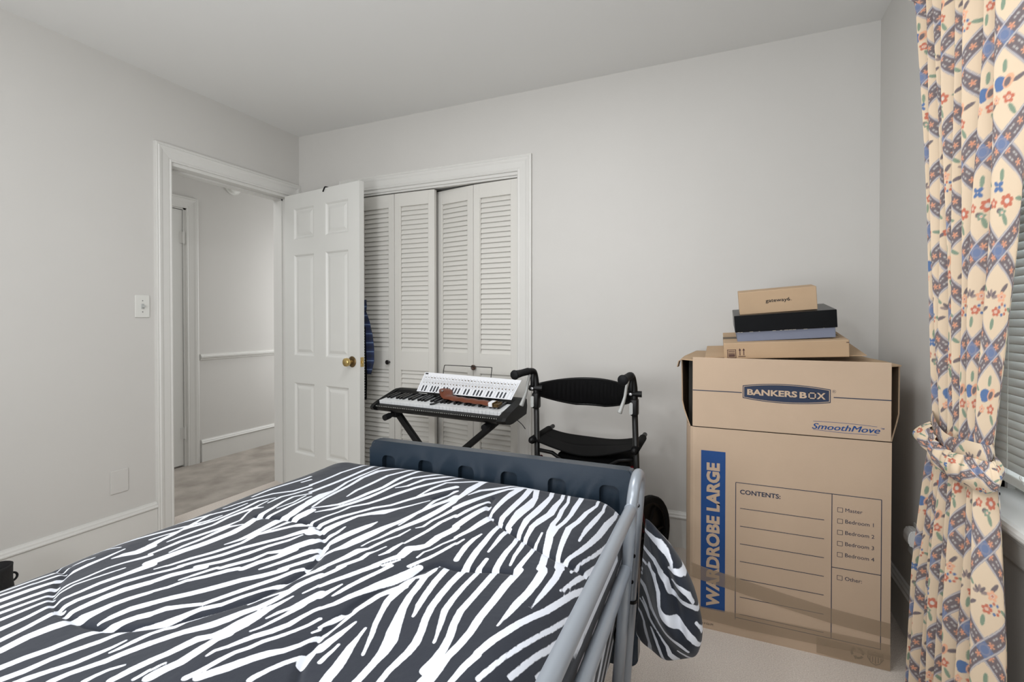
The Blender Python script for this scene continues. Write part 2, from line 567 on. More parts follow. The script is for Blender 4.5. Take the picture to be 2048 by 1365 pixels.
def casing(bm, opening, prof, plane, wall):
    """mitred casing: opening (a0, a1, ztop); prof list of (w, d); plane 'X' (left wall, faces +X) or 'Y' (back wall, faces -Y)"""
    a0, a1, zt = opening
    rows = []
    for w, d in prof:
        pts = [(a0 - w, 0.0), (a0 - w, zt + w), (a1 + w, zt + w), (a1 + w, 0.0)]
        row = []
        for a, z in pts:
            if plane == 'X': row.append(bm.verts.new((wall + d, a, z)))
            elif plane == 'Y': row.append(bm.verts.new((a, wall - d, z)))
            else: row.append(bm.verts.new((wall - d, a, z)))
        rows.append(row)
    for A, B in zip(rows[:-1], rows[1:]):
        for i in range(3):
            bm.faces.new((A[i], A[i + 1], B[i + 1], B[i]))
PROF = [(0.0, 0.0), (0.0, 0.012), (0.006, 0.015), (0.014, 0.012), (0.018, 0.014), (0.050, 0.017), (0.060, 0.021), (0.070, 0.023), (0.076, 0.019), (0.080, 0.021), (0.087, 0.019), (0.088, 0.0)]
b = NB(); casing(b, (DJ0, DJ1, DZ + 0.018), PROF, 'X', 0.0); struct('trim_1', b, M['trim'])
b = NB(); casing(b, (CX0, CX1, CZ + 0.018), PROF, 'Y', 0.0); struct('trim_2', b, M['trim'])
# jambs
b = NB()
bx(b, (-0.15, DJ0 - 0.02, 0), (0.003, DJ0, DZ)); bx(b, (-0.15, DJ1, 0), (0.003, DJ1 + 0.02, DZ)); bx(b, (-0.15, DJ0 - 0.02, DZ), (0.003, DJ1 + 0.02, DZ + 0.02))
bx(b, (-0.10, DJ0, 0), (-0.06, DJ0 + 0.011, DZ)); bx(b, (-0.10, DJ1 - 0.011, 0), (-0.06, DJ1, DZ)); bx(b, (-0.10, DJ0, DZ - 0.011), (-0.06, DJ1, DZ))
struct('trim_3', b, M['trim'])
b = NB()
bx(b, (CX0 - 0.02, -0.003, 0), (CX0, 0.12, CZ)); bx(b, (CX1, -0.003, 0), (CX1 + 0.02, 0.12, CZ)); bx(b, (CX0 - 0.02, -0.003, CZ), (CX1 + 0.02, 0.12, CZ + 0.02))
bx(b, (CX0, 0.008, CZ - 0.012), (CX1, 0.035, CZ))
struct('trim_4', b, M['trim'])
# strike plate on the left jamb
b = NB(); bx(b, (-0.045, DJ0 - 0.001, 0.86), (-0.006, DJ0 + 0.0015, 0.925)); 
obj('strike_plate', b, M['steel'], bpy.data.objects['trim_3'])

# baseboards: board with a moulded cap
BPROF = [(0.0, 0.0), (0.015, 0.0), (0.015, 0.143), (0.012, 0.1445), (0.012, 0.146), (0.021, 0.147), (0.022, 0.153), (0.017, 0.160), (0.016, 0.166), (0.010, 0.172), (0.008, 0.177), (0.0, 0.178)]
def baseboard(name, p0, p1, n):
    bm = NB()
    p0 = Vector(p0); p1 = Vector(p1); n = Vector(n)
    A = [bm.verts.new(p0 + n * d + Vector((0, 0, z))) for d, z in BPROF]
    B = [bm.verts.new(p1 + n * d + Vector((0, 0, z))) for d, z in BPROF]
    for i in range(len(BPROF) - 1):
        bm.faces.new((A[i], A[i + 1], B[i + 1], B[i]))
    bm.faces.new(A); bm.faces.new(B)
    return struct(name, bm, M['trim'])
baseboard('baseboard_left', (0, YB, 0), (0, DJ0 - 0.088, 0), (1, 0, 0))
baseboard('baseboard_back', (CX1 + 0.088, 0, 0), (W, 0, 0), (0, -1, 0))
baseboard('baseboard_right', (W, YB, 0), (W, 0, 0), (-1, 0, 0))
baseboard('baseboard_hall', (-1.075, 0.003, 0), (-1.075, 1.5, 0), (1, 0, 0))

# hall: door, casing, chair rail, smoke alarm
b = NB(); casing(b, (-0.93, -0.105, 2.01), PROF, 'X', -1.075); struct('trim_5', b, M['trim'])
b = NB()
bx(b, (-1.125, -0.125, 0.0), (-1.073, -0.105, 2.01)); bx(b, (-1.125, -0.93, 1.998), (-1.073, -0.105, 2.02))
struct('trim_6', b, M['trim'])
d2 = root('door_2', (-1.09, -0.12, 0), None, None, kind='structure')
b = NB(); bx(b, (-1.115, -0.925, 0.014), (-1.080, -0.128, 1.994), 0.001, 1); obj('door_leaf', b, M['door'], d2)
for z in (1.78, 0.262):
    b = NB()
    tube(b, [(-1.072, -0.122, z - 0.045), (-1.072, -0.122, z + 0.045)], 0.007, 10)
    tube(b, [(-1.072, -0.122, z - 0.052), (-1.072, -0.122, z - 0.045)], 0.005, 8); tube(b, [(-1.072, -0.122, z + 0.045), (-1.072, -0.122, z + 0.052)], 0.005, 8)
    bx(b, (-1.080, -0.150, z - 0.044), (-1.077, -0.122, z + 0.044))
    obj('hinge', b, M['trim'], d2, 'auto')
b = NB()
A = [(0, 0.815), (0.010, 0.820), (0.012, 0.828), (0.024, 0.838), (0.026, 0.848), (0.014, 0.856), (0.012, 0.864), (0.0, 0.868)]
prism(b, A, 0.0, 1.5, 'XZ', Matrix.Translation((-1.075, 0, 0)))
struct('trim_7', b, M['trim'])
sm = root('smoke_alarm', (-1.075, 0.29, 2.275), 'round white smoke alarm high on the hallway wall, seen through the open doorway', 'smoke alarm')
b = NB(); lathe(b, [(0.078, 0.0), (0.078, 0.012), (0.066, 0.014), (0.064, 0.022), (0.060, 0.034), (0.045, 0.040), (0.0, 0.042)], (-1.075, 0.29, 2.285), 'X', 32)
obj('housing', b, M['white'], sm, 'auto')
b = NB(); lathe(b, [(0.020, 0.041), (0.018, 0.048), (0.0, 0.049)], (-1.075, 0.29, 2.285), 'X', 20)
obj('test_button', b, M['white'], sm, 'auto')

# switch plate and blank plate on the left wall
sw = root('light_switch', (0, -1.023, 1.213), 'white toggle light switch plate on the wall left of the doorway', 'light switch')
b = NB(); bx(b, (0.0, -1.058, 1.155), (0.006, -0.988, 1.271), 0.003); obj('wall_plate', b, M['white'], sw)
b = NB(); bx(b, (0.004, -1.030, 1.200), (0.009, -1.016, 1.226), 0.001, 1); bx(b, (0.0, -1.0275, 1.207), (0.024, -1.0185, 1.217), 0.002, 2, Matrix.Translation((0, 0, 0)))
obj('toggle', b, M['levergrey'], sw)
for z_ in (1.184, 1.242):
    b = NB(); lathe(b, [(0.003, 0.0), (0.003, 0.0068), (0.0, 0.007)], (0, -1.023, z_), 'X', 10); obj('screw', b, M['steel'], sw)
bp_ = NB(); bx(bp_, (0.0, -1.172, 0.280), (0.0055, -1.094, 0.394), 0.002)
obj('blank_plate', bp_, M['wall'], None, label='blank cover plate painted over, low on the left wall above the skirting', cat='wall plate')

# ---------------------------------------------------------------- bedroom door (open)
def panel_slab(bm, Wd, z0, z1, T, panels):
    """door slab in local coords: x 0..Wd, y -T/2..T/2; panels recessed with raised fields on both faces"""
    xs = sorted({0, Wd} | {p[0] for p in panels} | {p[2] for p in panels})
    zs = sorted({z0, z1} | {p[1] for p in panels} | {p[3] for p in panels})
    def inpanel(xa, xb, za, zb):
        for p in panels:
            if xa >= p[0] - 1e-6 and xb <= p[2] + 1e-6 and za >= p[1] - 1e-6 and zb <= p[3] + 1e-6: return True
        return False
    for s in (-1, 1):
        y = s * T / 2
        for i in range(len(xs) - 1):
            for k in range(len(zs) - 1):
                if not inpanel(xs[i], xs[i + 1], zs[k], zs[k + 1]):
                    quad(bm, (xs[i], y, zs[k]), (xs[i + 1], y, zs[k]), (xs[i + 1], y, zs[k + 1]), (xs[i], y, zs[k + 1]))
        for (xa, za, xb, zb) in panels:
            rings = []
            for ins, dep in ((0, 0), (0.004, 0.002), (0.012, 0.009), (0.022, 0.010), (0.040, 0.004), (0.046, 0.0035)):
                yy = y - s * dep
                rings.append([bm.verts.new((x, yy, z)) for x, z in ((xa + ins, za + ins), (xb - ins, za + ins), (xb - ins, zb - ins), (xa + ins, zb - ins))])
            for A, B in zip(rings[:-1], rings[1:]):
                for j in range(4):
                    bm.faces.new((A[j], A[(j + 1) % 4], B[(j + 1) % 4], B[j]))
            bm.faces.new(rings[-1])
    h = T / 2
    quad(bm, (0, -h, z0), (0, h, z0), (0, h, z1), (0, -h, z1)); quad(bm, (Wd, -h, z0), (Wd, h, z0), (Wd, h, z1), (Wd, -h, z1))
    quad(bm, (0, -h, z0), (Wd, -h, z0), (Wd, h, z0), (0, h, z0)); quad(bm, (0, -h, z1), (Wd, -h, z1), (Wd, h, z1), (0, h, z1))
    bmesh.ops.remove_doubles(bm, verts=bm.verts, dist=1e-5)

DW = 0.742
DM = Matrix.Translation((0.0165, -0.1185, 0)) @ Matrix.Rotation(R(-8.24), 4, 'Z')
d1 = root('door_1', DM.translation, None, None, kind='structure')
pans = [(0.100, 0.245, 0.310, 0.722), (0.425, 0.245, 0.642, 0.722), (0.100, 0.905, 0.310, 1.578), (0.425, 0.905, 0.642, 1.578), (0.100, 1.682, 0.310, 1.890), (0.425, 1.682, 0.642, 1.890)]
b = NB(); panel_slab(b, DW, 0.018, 1.985, 0.035, pans); xform(b, b.verts, DM)
leaf = obj('door_leaf', b, M['door'], d1)
b = NB()
for s in (-1, 1):
    lathe(b, [(0.031, 0.0), (0.030, 0.004), (0.024, 0.008), (0.012, 0.010), (0.010, 0.022), (0.012, 0.026), (0.0235, 0.033), (0.0265, 0.043), (0.0245, 0.055), (0.016, 0.062), (0.0, 0.0635)] if s < 0 else [(0.031, 0.0), (0.024, 0.008), (0.010, 0.010), (0.011, 0.024), (0.025, 0.034), (0.025, 0.055), (0.0, 0.0635)],
          (0, 0, 0), 'Z', 28, DM @ Matrix.Translation((0.676, s * 0.0175, 0.886)) @ Matrix.Rotation(R(90 if s < 0 else -90), 4, 'X'))
kn = obj('door_knob', b, M['brass'], d1, 'auto', label='polished brass round knob')
b = NB(); lathe(b, [(0.033, 0.0), (0.034, 0.003), (0.029, 0.007), (0.020, 0.010), (0.012, 0.0105)], (0, 0, 0), 'Z', 28, DM @ Matrix.Translation((0.676, -0.0176, 0.886)) @ Matrix.Rotation(R(90), 4, 'X'))
obj('knob_rose', b, M['darkbrass'], d1, 'auto')
b = NB(); bx(b, (DW - 0.001, -0.0125, 0.857), (DW + 0.0012, 0.0125, 0.915), 0, 1, DM); bx(b, (DW, -0.006, 0.878), (DW + 0.010, 0.007, 0.894), 0.002, 1, DM)
obj('latch_plate', b, M['brass'], d1)
for z in (0.25, 1.0, 1.75):
    b = NB(); tube(b, [DM @ Vector((-0.004, 0.020, z - 0.045)), DM @ Vector((-0.004, 0.020, z + 0.045))], 0.006, 10)
    obj('hinge', b, M['trim'], d1, 'auto')

# over-door hook and the things hanging behind the door
b = NB()
hx = 0.430
tube(b, smoothpath([DM @ Vector((hx - 0.022, -0.0215, 1.962)), DM @ Vector((hx - 0.006, -0.0222, 1.984)), DM @ Vector((hx, -0.018, 1.990)), DM @ Vector((hx, 0.019, 1.990)), DM @ Vector((hx, 0.0225, 1.975)), DM @ Vector((hx, 0.0235, 1.90)), DM @ Vector((hx, 0.040, 1.885)), DM @ Vector((hx, 0.046, 1.90))], 4), 0.004, 8)
obj('over_door_hook', b, M['black'], None, 'auto', label='small black hook clipped over the top edge of the open white door', cat='hook')

def hanging_cloth(name, cx, cy, z1, z0, widths, depth, mtl, parent=None, folds=3, ph=0.0, **kw):
    nv, nu = 40, 48
    P = np.zeros((nv, nu, 3))
    zs = np.linspace(z1, z0, nv)
    ws = np.interp(np.linspace(0, 1, nv), np.linspace(0, 1, len(widths)), [w[0] for w in widths])
    cs = np.interp(np.linspace(0, 1, nv), np.linspace(0, 1, len(widths)), [w[1] for w in widths])
    for i in range(nv):
        th = np.linspace(0, 2 * np.pi, nu, endpoint=False)
        rip = 1 + 0.12 * np.sin(folds * 2 * th + ph + i * 0.05)
        P[i, :, 0] = cx + cs[i] + ws[i] / 2 * np.cos(th) * rip
        P[i, :, 1] = cy + depth / 2 * np.sin(th) * rip
        P[i, :, 2] = zs[i]
    me = grid_mesh(name, P, wrap=True)
    bm = NB(); bm.from_mesh(me); bpy.data.meshes.remove(me)
    bm.verts.ensure_lookup_table()
    bm.faces.new([bm.verts[k] for k in range(nu)]); bm.faces.new([bm.verts[(nv - 1) * nu + k] for k in range(nu)])
    return obj(name, bm, mtl, parent, True, **kw)
sh = root('plaid_shirt', (0.64, -0.115, 0.83), 'dark blue plaid shirt hanging behind the open door, showing past its edge', 'shirt')
hanging_cloth('shirt_body', 0.655, -0.120, 1.215, 0.80, [(0.05, 0.0), (0.115, 0.0), (0.150, 0.004), (0.168, 0.006), (0.172, 0.006), (0.14, 0.0)], 0.05, M['plaid'], sh)
hanging_cloth('collar', 0.655, -0.120, 1.27, 1.20, [(0.02, 0.02), (0.06, 0.01), (0.075, 0.0)], 0.045, M['plaid'], sh)
bd = root('beaded_strap', (0.715, -0.155, 0.68), 'long black strap dotted with white beads hanging behind the door knob edge', 'strap')
hanging_cloth('strap_band', 0.708, -0.158, 1.10, 0.645, [(0.022, 0.0), (0.026, 0.0), (0.030, 0.004), (0.034, 0.006), (0.03, 0.004)], 0.014, M['blackcloth'], bd)
beads = NB()
for k in range(26):
    z = 1.08 - k * 0.0165
    for dx in (-0.009, 0.007):
        r = bmesh.ops.create_icosphere(beads, subdivisions=1, radius=0.0026)
        bmesh.ops.translate(beads, verts=r['verts'], vec=(0.711 + dx + 0.004 * (k / 26), -0.1655, z))
obj('white_beads', beads, M['levergrey'], bd, kind='stuff')

# ---------------------------------------------------------------- closet bifold louvre doors
SLAT = None
def louver_panel(parent, A, B, first_name='door_panel'):
    """one bifold leaf from plan point A (left) to B (right)"""
    A = Vector((A[0], A[1], 0)); B = Vector((B[0], B[1], 0))
    t = (B - A); Lw = t.length
    ang = math.atan2(t.y, t.x)
    MT = Matrix.Translation(A) @ Matrix.Rotation(ang, 4, 'Z')
    T = 0.028; st = 0.045; zb, zt = 0.02, 1.957
    g = 0.0015
    bm = NB()
    bx(bm, (g, 0, zb), (st, T, zt), 0.0015, 1); bx(bm, (Lw - st, 0, zb), (Lw - g, T, zt), 0.0015, 1)
    bx(bm, (st, 0.001, zt - 0.085), (Lw - st, T - 0.001, zt)); bx(bm, (st, 0.001, 0.820), (Lw - st, T - 0.001, 0.940)); bx(bm, (st, 0.001, zb), (Lw - st, T - 0.001, 0.135))
    # thin stop bead round the louvre fields
    for za, zb_ in ((0.135, 0.820), (0.940, 1.872)):
        bx(bm, (st, 0.004, za), (st + 0.004, T - 0.004, zb_)); bx(bm, (Lw - st - 0.004, 0.004, za), (Lw - st, T - 0.004, zb_))
    xform(bm, bm.verts, MT)
    p = obj(first_name, bm, M['louver'], parent)
    # slats
    sl = NB()
    w = 0.034
    bx(sl, (0, -w / 2, -0.0032), (Lw - 2 * st - 0.008, w / 2, 0.0032), 0.0015, 1)
    xform(sl, sl.verts, Matrix.Rotation(R(69), 4, 'X'))
    s0 = obj('slat', sl, M['louver'], None)
    zsl = [0.148 + 0.0302 * i for i in range(23)] + [0.953 + 0.0302 * i for i in range(31)]
    for i, z in enumerate(zsl):
        o = s0 if i == 0 else s0.copy()
        if i: COL.objects.link(o)
        o.parent = p
        o.matrix_parent_inverse = Matrix.Identity(4)
        w_ = MT @ Matrix.Translation((st + 0.004, T / 2 + 0.001, z))
        pm = parent.matrix_parent_inverse @ parent.matrix_basis @ p.matrix_parent_inverse @ p.matrix_basis
        o.matrix_parent_inverse = pm.inverted()
        o.location = w_.translation
        o.rotation_euler = (0, 0, ang)
    return p
d3 = root('door_3', (0.79, 0.02, 0), None, None, kind='structure')
pL1 = louver_panel(d3, (0.508, 0.020), (0.812, 0.012))
pL2 = louver_panel(d3, (0.8125, 0.012), (1.115, 0.016))
d4 = root('door_4', (1.39, 0.04, 0), None, None, kind='structure')
pR1 = louver_panel(d4, (1.086, 0.085), (1.381, 0.026))
pR2 = louver_panel(d4, (1.3815, 0.025), (1.681, 0.006))
b = NB(); lathe(b, [(0.006, 0.0), (0.006, 0.012), (0.013, 0.018), (0.015, 0.026), (0.011, 0.031), (0.005, 0.030), (0.0, 0.028)], (0, 0, 0), 'Z', 20, Matrix.Translation((0.772, 0.013, 0.868)) @ Matrix.Rotation(R(90), 4, 'X'))
obj('door_knob', b, M['knobblack'], d3, 'auto')
b = NB(); lathe(b, [(0.006, 0.0), (0.006, 0.010), (0.015, 0.015), (0.016, 0.024), (0.012, 0.028), (0.006, 0.026), (0.0, 0.026)], (0, 0, 0), 'Z', 20, Matrix.Translation((1.393, 0.024, 0.857)) @ Matrix.Rotation(R(90), 4, 'X'))
obj('door_knob', b, M['knobwood'], d4, 'auto', label='carved brown wooden knob')

# ---------------------------------------------------------------- window, sill, blind
w1 = root('window_1', (W, -1.35, WZ0), None, None, kind='structure')
b = NB()
JX = W + 0.13
bx(b, (W - 0.002, WY1, WZ0), (JX, WY1 + 0.018, WZ1)); bx(b, (W - 0.002, WY0 - 0.018, WZ0), (JX, WY0, WZ1)); bx(b, (W - 0.002, WY0, WZ1), (JX, WY1, WZ1 + 0.018))
bx(b, (W + 0.06, WY1 - 0.014, WZ0), (W + 0.075, WY1, WZ1))
obj('window_jamb', b, M['trim'], w1)
b = NB()
bx(b, (W + 0.075, WY1 - 0.045, WZ0), (W + 0.105, WY1, WZ1)); bx(b, (W + 0.075, WY0, WZ0), (W + 0.105, WY0 + 0.045, WZ1))
for z in (WZ0, WZ0 + 0.66, WZ1 - 0.05):
    bx(b, (W + 0.075, WY0 + 0.045, z), (W + 0.105, WY1 - 0.045, z + 0.05))
obj('window_sash', b, M['trim'], w1)
b = NB(); bx(b, (W + 0.088, WY0 + 0.045, WZ0 + 0.05), (W + 0.092, WY1 - 0.045, WZ1 - 0.05)); obj('window_glass', b, M['glass'], w1)
b = NB(); casing(b, (WY0, WY1, WZ1), PROF, 'XR', W)
for v in b.verts:
    if v.co.z < 0.1: v.co.z = WZ0
obj('window_casing', b, M['trim'], w1)
b = NB()
SP = [(W + 0.075, 0.672), (W + 0.075, 0.702), (W - 0.046, 0.702), (W - 0.054, 0.699), (W - 0.058, 0.692), (W - 0.058, 0.684), (W - 0.054, 0.677), (W - 0.046, 0.672)]
prism(b, SP, WY0 - 0.12, WY1 + 0.0, 'XZ')
prism(b, [(x if x < W else W, z) for x, z in SP], WY1, WY1 + 0.12, 'XZ')
obj('window_sill', b, M['trim'], w1)
b = NB()
AP = [(W, 0.585), (W - 0.010, 0.585), (W - 0.013, 0.592), (W - 0.013, 0.603), (W - 0.018, 0.607), (W - 0.018, 0.640), (W - 0.024, 0.646), (W - 0.024, 0.655), (W - 0.034, 0.662), (W - 0.036, 0.672), (W, 0.672)]
prism(b, AP, WY0 - 0.09, WY1 + 0.09, 'XZ')
obj('window_apron', b, M['trim'], w1)
b = NB(); bx(b, (W + 0.012, -0.965, 0.7015), (W + 0.018, WY1 - 0.002, 0.7065)); bx(b, (W + 0.002, -0.968, 0.7015), (W + 0.018, -0.962, 0.7075)); 
obj('black_sill_strip', b, M['black'], w1)  # thin black strip along the back of the sill

bl = root('window_blind', (W + 0.03, -1.35, 2.0), 'closed off-white slatted blind hanging in the window behind the floral curtain', 'blind')
BX = W + 0.030
bys0, bys1 = WY0 + 0.012, WY1 - 0.016
nsl = 61
sl = NB()
hw = 0.0125
prof = []
for i in range(7):
    t = -1 + 2 * i / 6
    prof.append((hw * t, 0.0022 * (1 - t * t)))
for i in range(6):
    (a0, c0), (a1, c1) = prof[i], prof[i + 1]
    quad(sl, (a0, bys0, c0), (a1, bys0, c1), (a1, bys1, c1), (a0, bys1, c0))
bmesh.ops.remove_doubles(sl, verts=sl.verts, dist=1e-6)
ext = bmesh.ops.solidify(sl, geom=sl.faces[:], thickness=0.0006)
xform(sl, sl.verts, Matrix.Rotation(R(-62), 4, 'Y'))
s0 = obj('slat', sl, M['blind'], None, True)
for i in range(nsl):
    o = s0 if i == 0 else s0.copy()
    if i: COL.objects.link(o)
    o.location = (BX, 0, 0.785 + i * 0.0206)
    o.parent = bl
    o.matrix_parent_inverse = bl.matrix_basis.inverted()
b = NB(); bx(b, (BX - 0.018, bys0, 2.035), (BX + 0.018, bys1, 2.058), 0.002); obj('head_rail', b, M['blind'], bl)
b = NB(); bx(b, (BX - 0.013, bys0, 0.742), (BX + 0.013, bys1, 0.765), 0.004); obj('bottom_rail', b, M['blind'], bl)
for y in (bys1 - 0.10, bys0 + 0.10):
    b = NB()
    for dx in (-0.0135, 0.0135):
        tube(b, [(BX + dx, y, 0.765), (BX + dx, y, 2.036)], 0.0006, 5)
    obj('ladder_cord', b, M['white'], bl, kind='stuff')
b = NB(); tube(b, smoothpath([(BX - 0.016, -1.095, 2.03), (BX - 0.017, -1.095, 1.2), (BX - 0.018, -1.096, 0.80), (BX - 0.030, -1.098, 0.785), (BX - 0.034, -1.112, 0.78), (BX - 0.028, -1.120, 0.774), (BX - 0.02, -1.112, 0.768), (BX - 0.024, -1.098, 0.772)], 6), 0.0015, 6)
obj('pull_cord', b, M['white'], bl, True)

# night light plugged into the right wall
nl = root('night_light', (W, -0.474, 0.37), 'white plug-in night light on the right wall between the tall carton and the curtain', 'night light')
b = NB(); bx(b, (W - 0.024, -0.513, 0.330), (W - 0.006, -0.462, 0.366), 0.004); obj('plug_body', b, M['levergrey'], nl)
b = NB(); prism(b, [(W - 0.006, 0.362), (W - 0.028, 0.362), (W - 0.036, 0.372), (W - 0.038, 0.390), (W - 0.034, 0.412), (W - 0.026, 0.420), (W - 0.006, 0.420)], -0.516, -0.459, 'XZ')
bmesh.ops.bevel(b, geom=b.edges[:], offset=0.004, segments=2, affect='EDGES')
obj('shade', b, M['clear'], nl, 'auto')
b = NB(); bx(b, (W - 0.006, -0.522, 0.318), (W, -0.453, 0.432), 0.002); obj('outlet_plate', b, M['white'], nl)

# ---------------------------------------------------------------- bed
def rail_x(z): return 2.548 + 0.075 * (z - 0.676)
bed = root('hospital_bed', (2.05, -2.2, 0), 'adjustable hospital bed with slate blue footboard and silver grey side rail', 'bed')
FX0, FX1, FY0, FY1 = 1.578, 2.541, -1.152, -1.112
b = NB(); prism(b, rrect(FX0, 0.13, FX1, 0.706, 0.03, 6), FY0, FY1, 'XZ')
bmesh.ops.bevel(b, geom=[e for e in b.edges if abs(e.verts[0].co.y - e.verts[1].co.y) < 1e-6], offset=0.008, segments=3, affect='EDGES')
fb = obj('footboard', b, M['slate'], bed, 'auto')
cb = NB()
for xa, xb in ((1.637, 1.689), (1.792, 1.846), (1.951, 2.006), (2.108, 2.163), (2.269, 2.324), (2.430, 2.486)):
    prism(cb, rrect(xa - 0.003, 0.40, xb + 0.001, 0.655, 0.018, 5), FY0 - 0.02, FY0 + 0.024, 'XZ')
cut = obj('cutter', cb, None)
md = fb.modifiers.new('pockets', 'BOOLEAN'); md.operation = 'DIFFERENCE'; md.object = cut; md.solver = 'EXACT'
dg = bpy.context.evaluated_depsgraph_get(); dg.update()
nm = bpy.data.meshes.new_from_object(fb.evaluated_get(dg))
fb.modifiers.clear(); old = fb.data; fb.data = nm; nm.name = 'footboard'
nm.set_sharp_from_angle(angle=R(35))
cm = cut.data; bpy.data.objects.remove(cut); bpy.data.meshes.remove(cm)
fb.matrix_parent_inverse = bed.matrix_basis.inverted()
# chassis
b = NB(); bx(b, (1.62, -3.24, 0.34), (2.46, -1.17, 0.40), 0.008); obj('deck', b, M['silver'], bed)
for x in (1.66, 2.415):
    b = NB(); bx(b, (x - 0.02, FY0 - 0.045, 0.12), (x + 0.02, FY0 - 0.002, 0.42), 0.004); obj('footboard_post', b, M['silver'], bed)
for x, y in ((1.66, -1.22), (2.415, -1.22), (1.66, -3.2), (2.415, -3.2)):
    b = NB(); bx(b, (x - 0.018, y - 0.018, 0.10), (x + 0.018, y + 0.018, 0.36), 0.004); lg = obj('leg', b, M['silver'], bed)
    b = NB(); lathe(b, [(0.02, -0.014), (0.048, -0.014), (0.05, -0.008), (0.05, 0.008), (0.048, 0.014), (0.02, 0.014)], (x, y, 0.05), 'X', 20)
    bx(b, (x - 0.022, y - 0.012, 0.045), (x - 0.016, y + 0.012, 0.105)); bx(b, (x + 0.016, y - 0.012, 0.045), (x + 0.022, y + 0.012, 0.105))
    obj('caster', b, M['rubber'], lg, 'auto')
# side rail
rr = 0.0148
YN, YF = -1.297, -1.167
YE = -2.32
b = NB()
zt = 0.722 - (YF - YN) / 2
mid = (YN + YF) / 2; hr = (YF - YN) / 2
pts = [(rail_x(0.20), YF, 0.20)] + [(rail_x(z), YF, z) for z in (0.35, 0.5, 0.6)] + [(rail_x(zt + hr * math.sin(a)), mid + hr * math.cos(a), zt + hr * math.sin(a)) for a in [math.pi * i / 12 for i in range(13)]] + [(rail_x(z), YN, z) for z in (0.6, 0.5, 0.35, 0.10)]
tube(b, pts, rr, 16)
rail = obj('side_rail', b, M['silver'], bed, True)
for z in (0.653, 0.494):
    b = NB()
    tube(b, [(rail_x(z) - 0.001, YN + 0.010, z), (rail_x(z) - 0.001, YN - 0.004, z), (rail_x(z), YE, z)], 0.0152, 16)
    tube(b, [(rail_x(z) - 0.001, YN - 0.006, z), (rail_x(z) - 0.001, YN - 0.012, z)], 0.0165, 16)
    obj('rail_bar', b, M['silver'], rail, 'auto')
b = NB()
tube(b, [(rail_x(0.62), YE, 0.10), (rail_x(0.62), YE, 0.655), (rail_x(0.62), YE - 0.02, 0.70), (rail_x(0.7), YE - 0.07, 0.722), (rail_x(0.7), YE - 0.11, 0.70), (rail_x(0.62), YE - 0.13, 0.655), (rail_x(0.3), YE - 0.13, 0.20)], rr, 14)
obj('rail_hoop', b, M['silver'], rail, True)
b = NB()
tube(b, [(rail_x(0.34), YF, 0.345), (rail_x(0.33), YF, 0.337)], 0.0185, 16)
obj('collar', b, M['black'], rail, 'auto')
b = NB(); tube(b, [(rail_x(0.335), YF, 0.336), (rail_x(0.1), YF, 0.09)], 0.0175, 16); obj('rail_socket', b, M['silver'], rail, 'auto')
for z in (0.62, 0.475, 0.40):
    b = NB(); lathe(b, [(0.006, 0.0), (0.0055, 0.004), (0.0, 0.005)], (0, 0, 0), 'Z', 12, Matrix.Translation((rail_x(z), YF - 0.0135, z)) @ Matrix.Rotation(R(90), 4, 'X')); obj('rivet', b, M['black'], rail, 'auto')
b = NB(); lathe(b, [(0.0055, 0.0), (0.005, 0.003), (0.0, 0.004)], (0, 0, 0), 'Z', 12, Matrix.Translation((rail_x(0.665) + 0.013, YN + 0.004, 0.665)) @ Matrix.Rotation(R(90), 4, 'Y'))
obj('rivet', b, M['silver'], rail, 'auto')
b = NB()
tube(b, [(rail_x(0.26) - 0.014, YF - 0.03, 0.27), (rail_x(0.26) - 0.014, YF - 0.004, 0.27)], 0.016, 16)
bx(b, (rail_x(0.2) - 0.035, YF - 0.022, 0.215), (rail_x(0.2) - 0.008, YF + 0.006, 0.25), 0.006)
obj('clamp_knob', b, M['black'], rail, 'auto')

mt = NB(); bx(mt, (1.60, -3.22, 0.402), (2.475, -1.19, 0.585), 0.03, 4)
obj('mattress', mt, M['mattress'], None, True, label='thin blue mattress lying on the bed deck under the zebra comforter', cat='mattress')

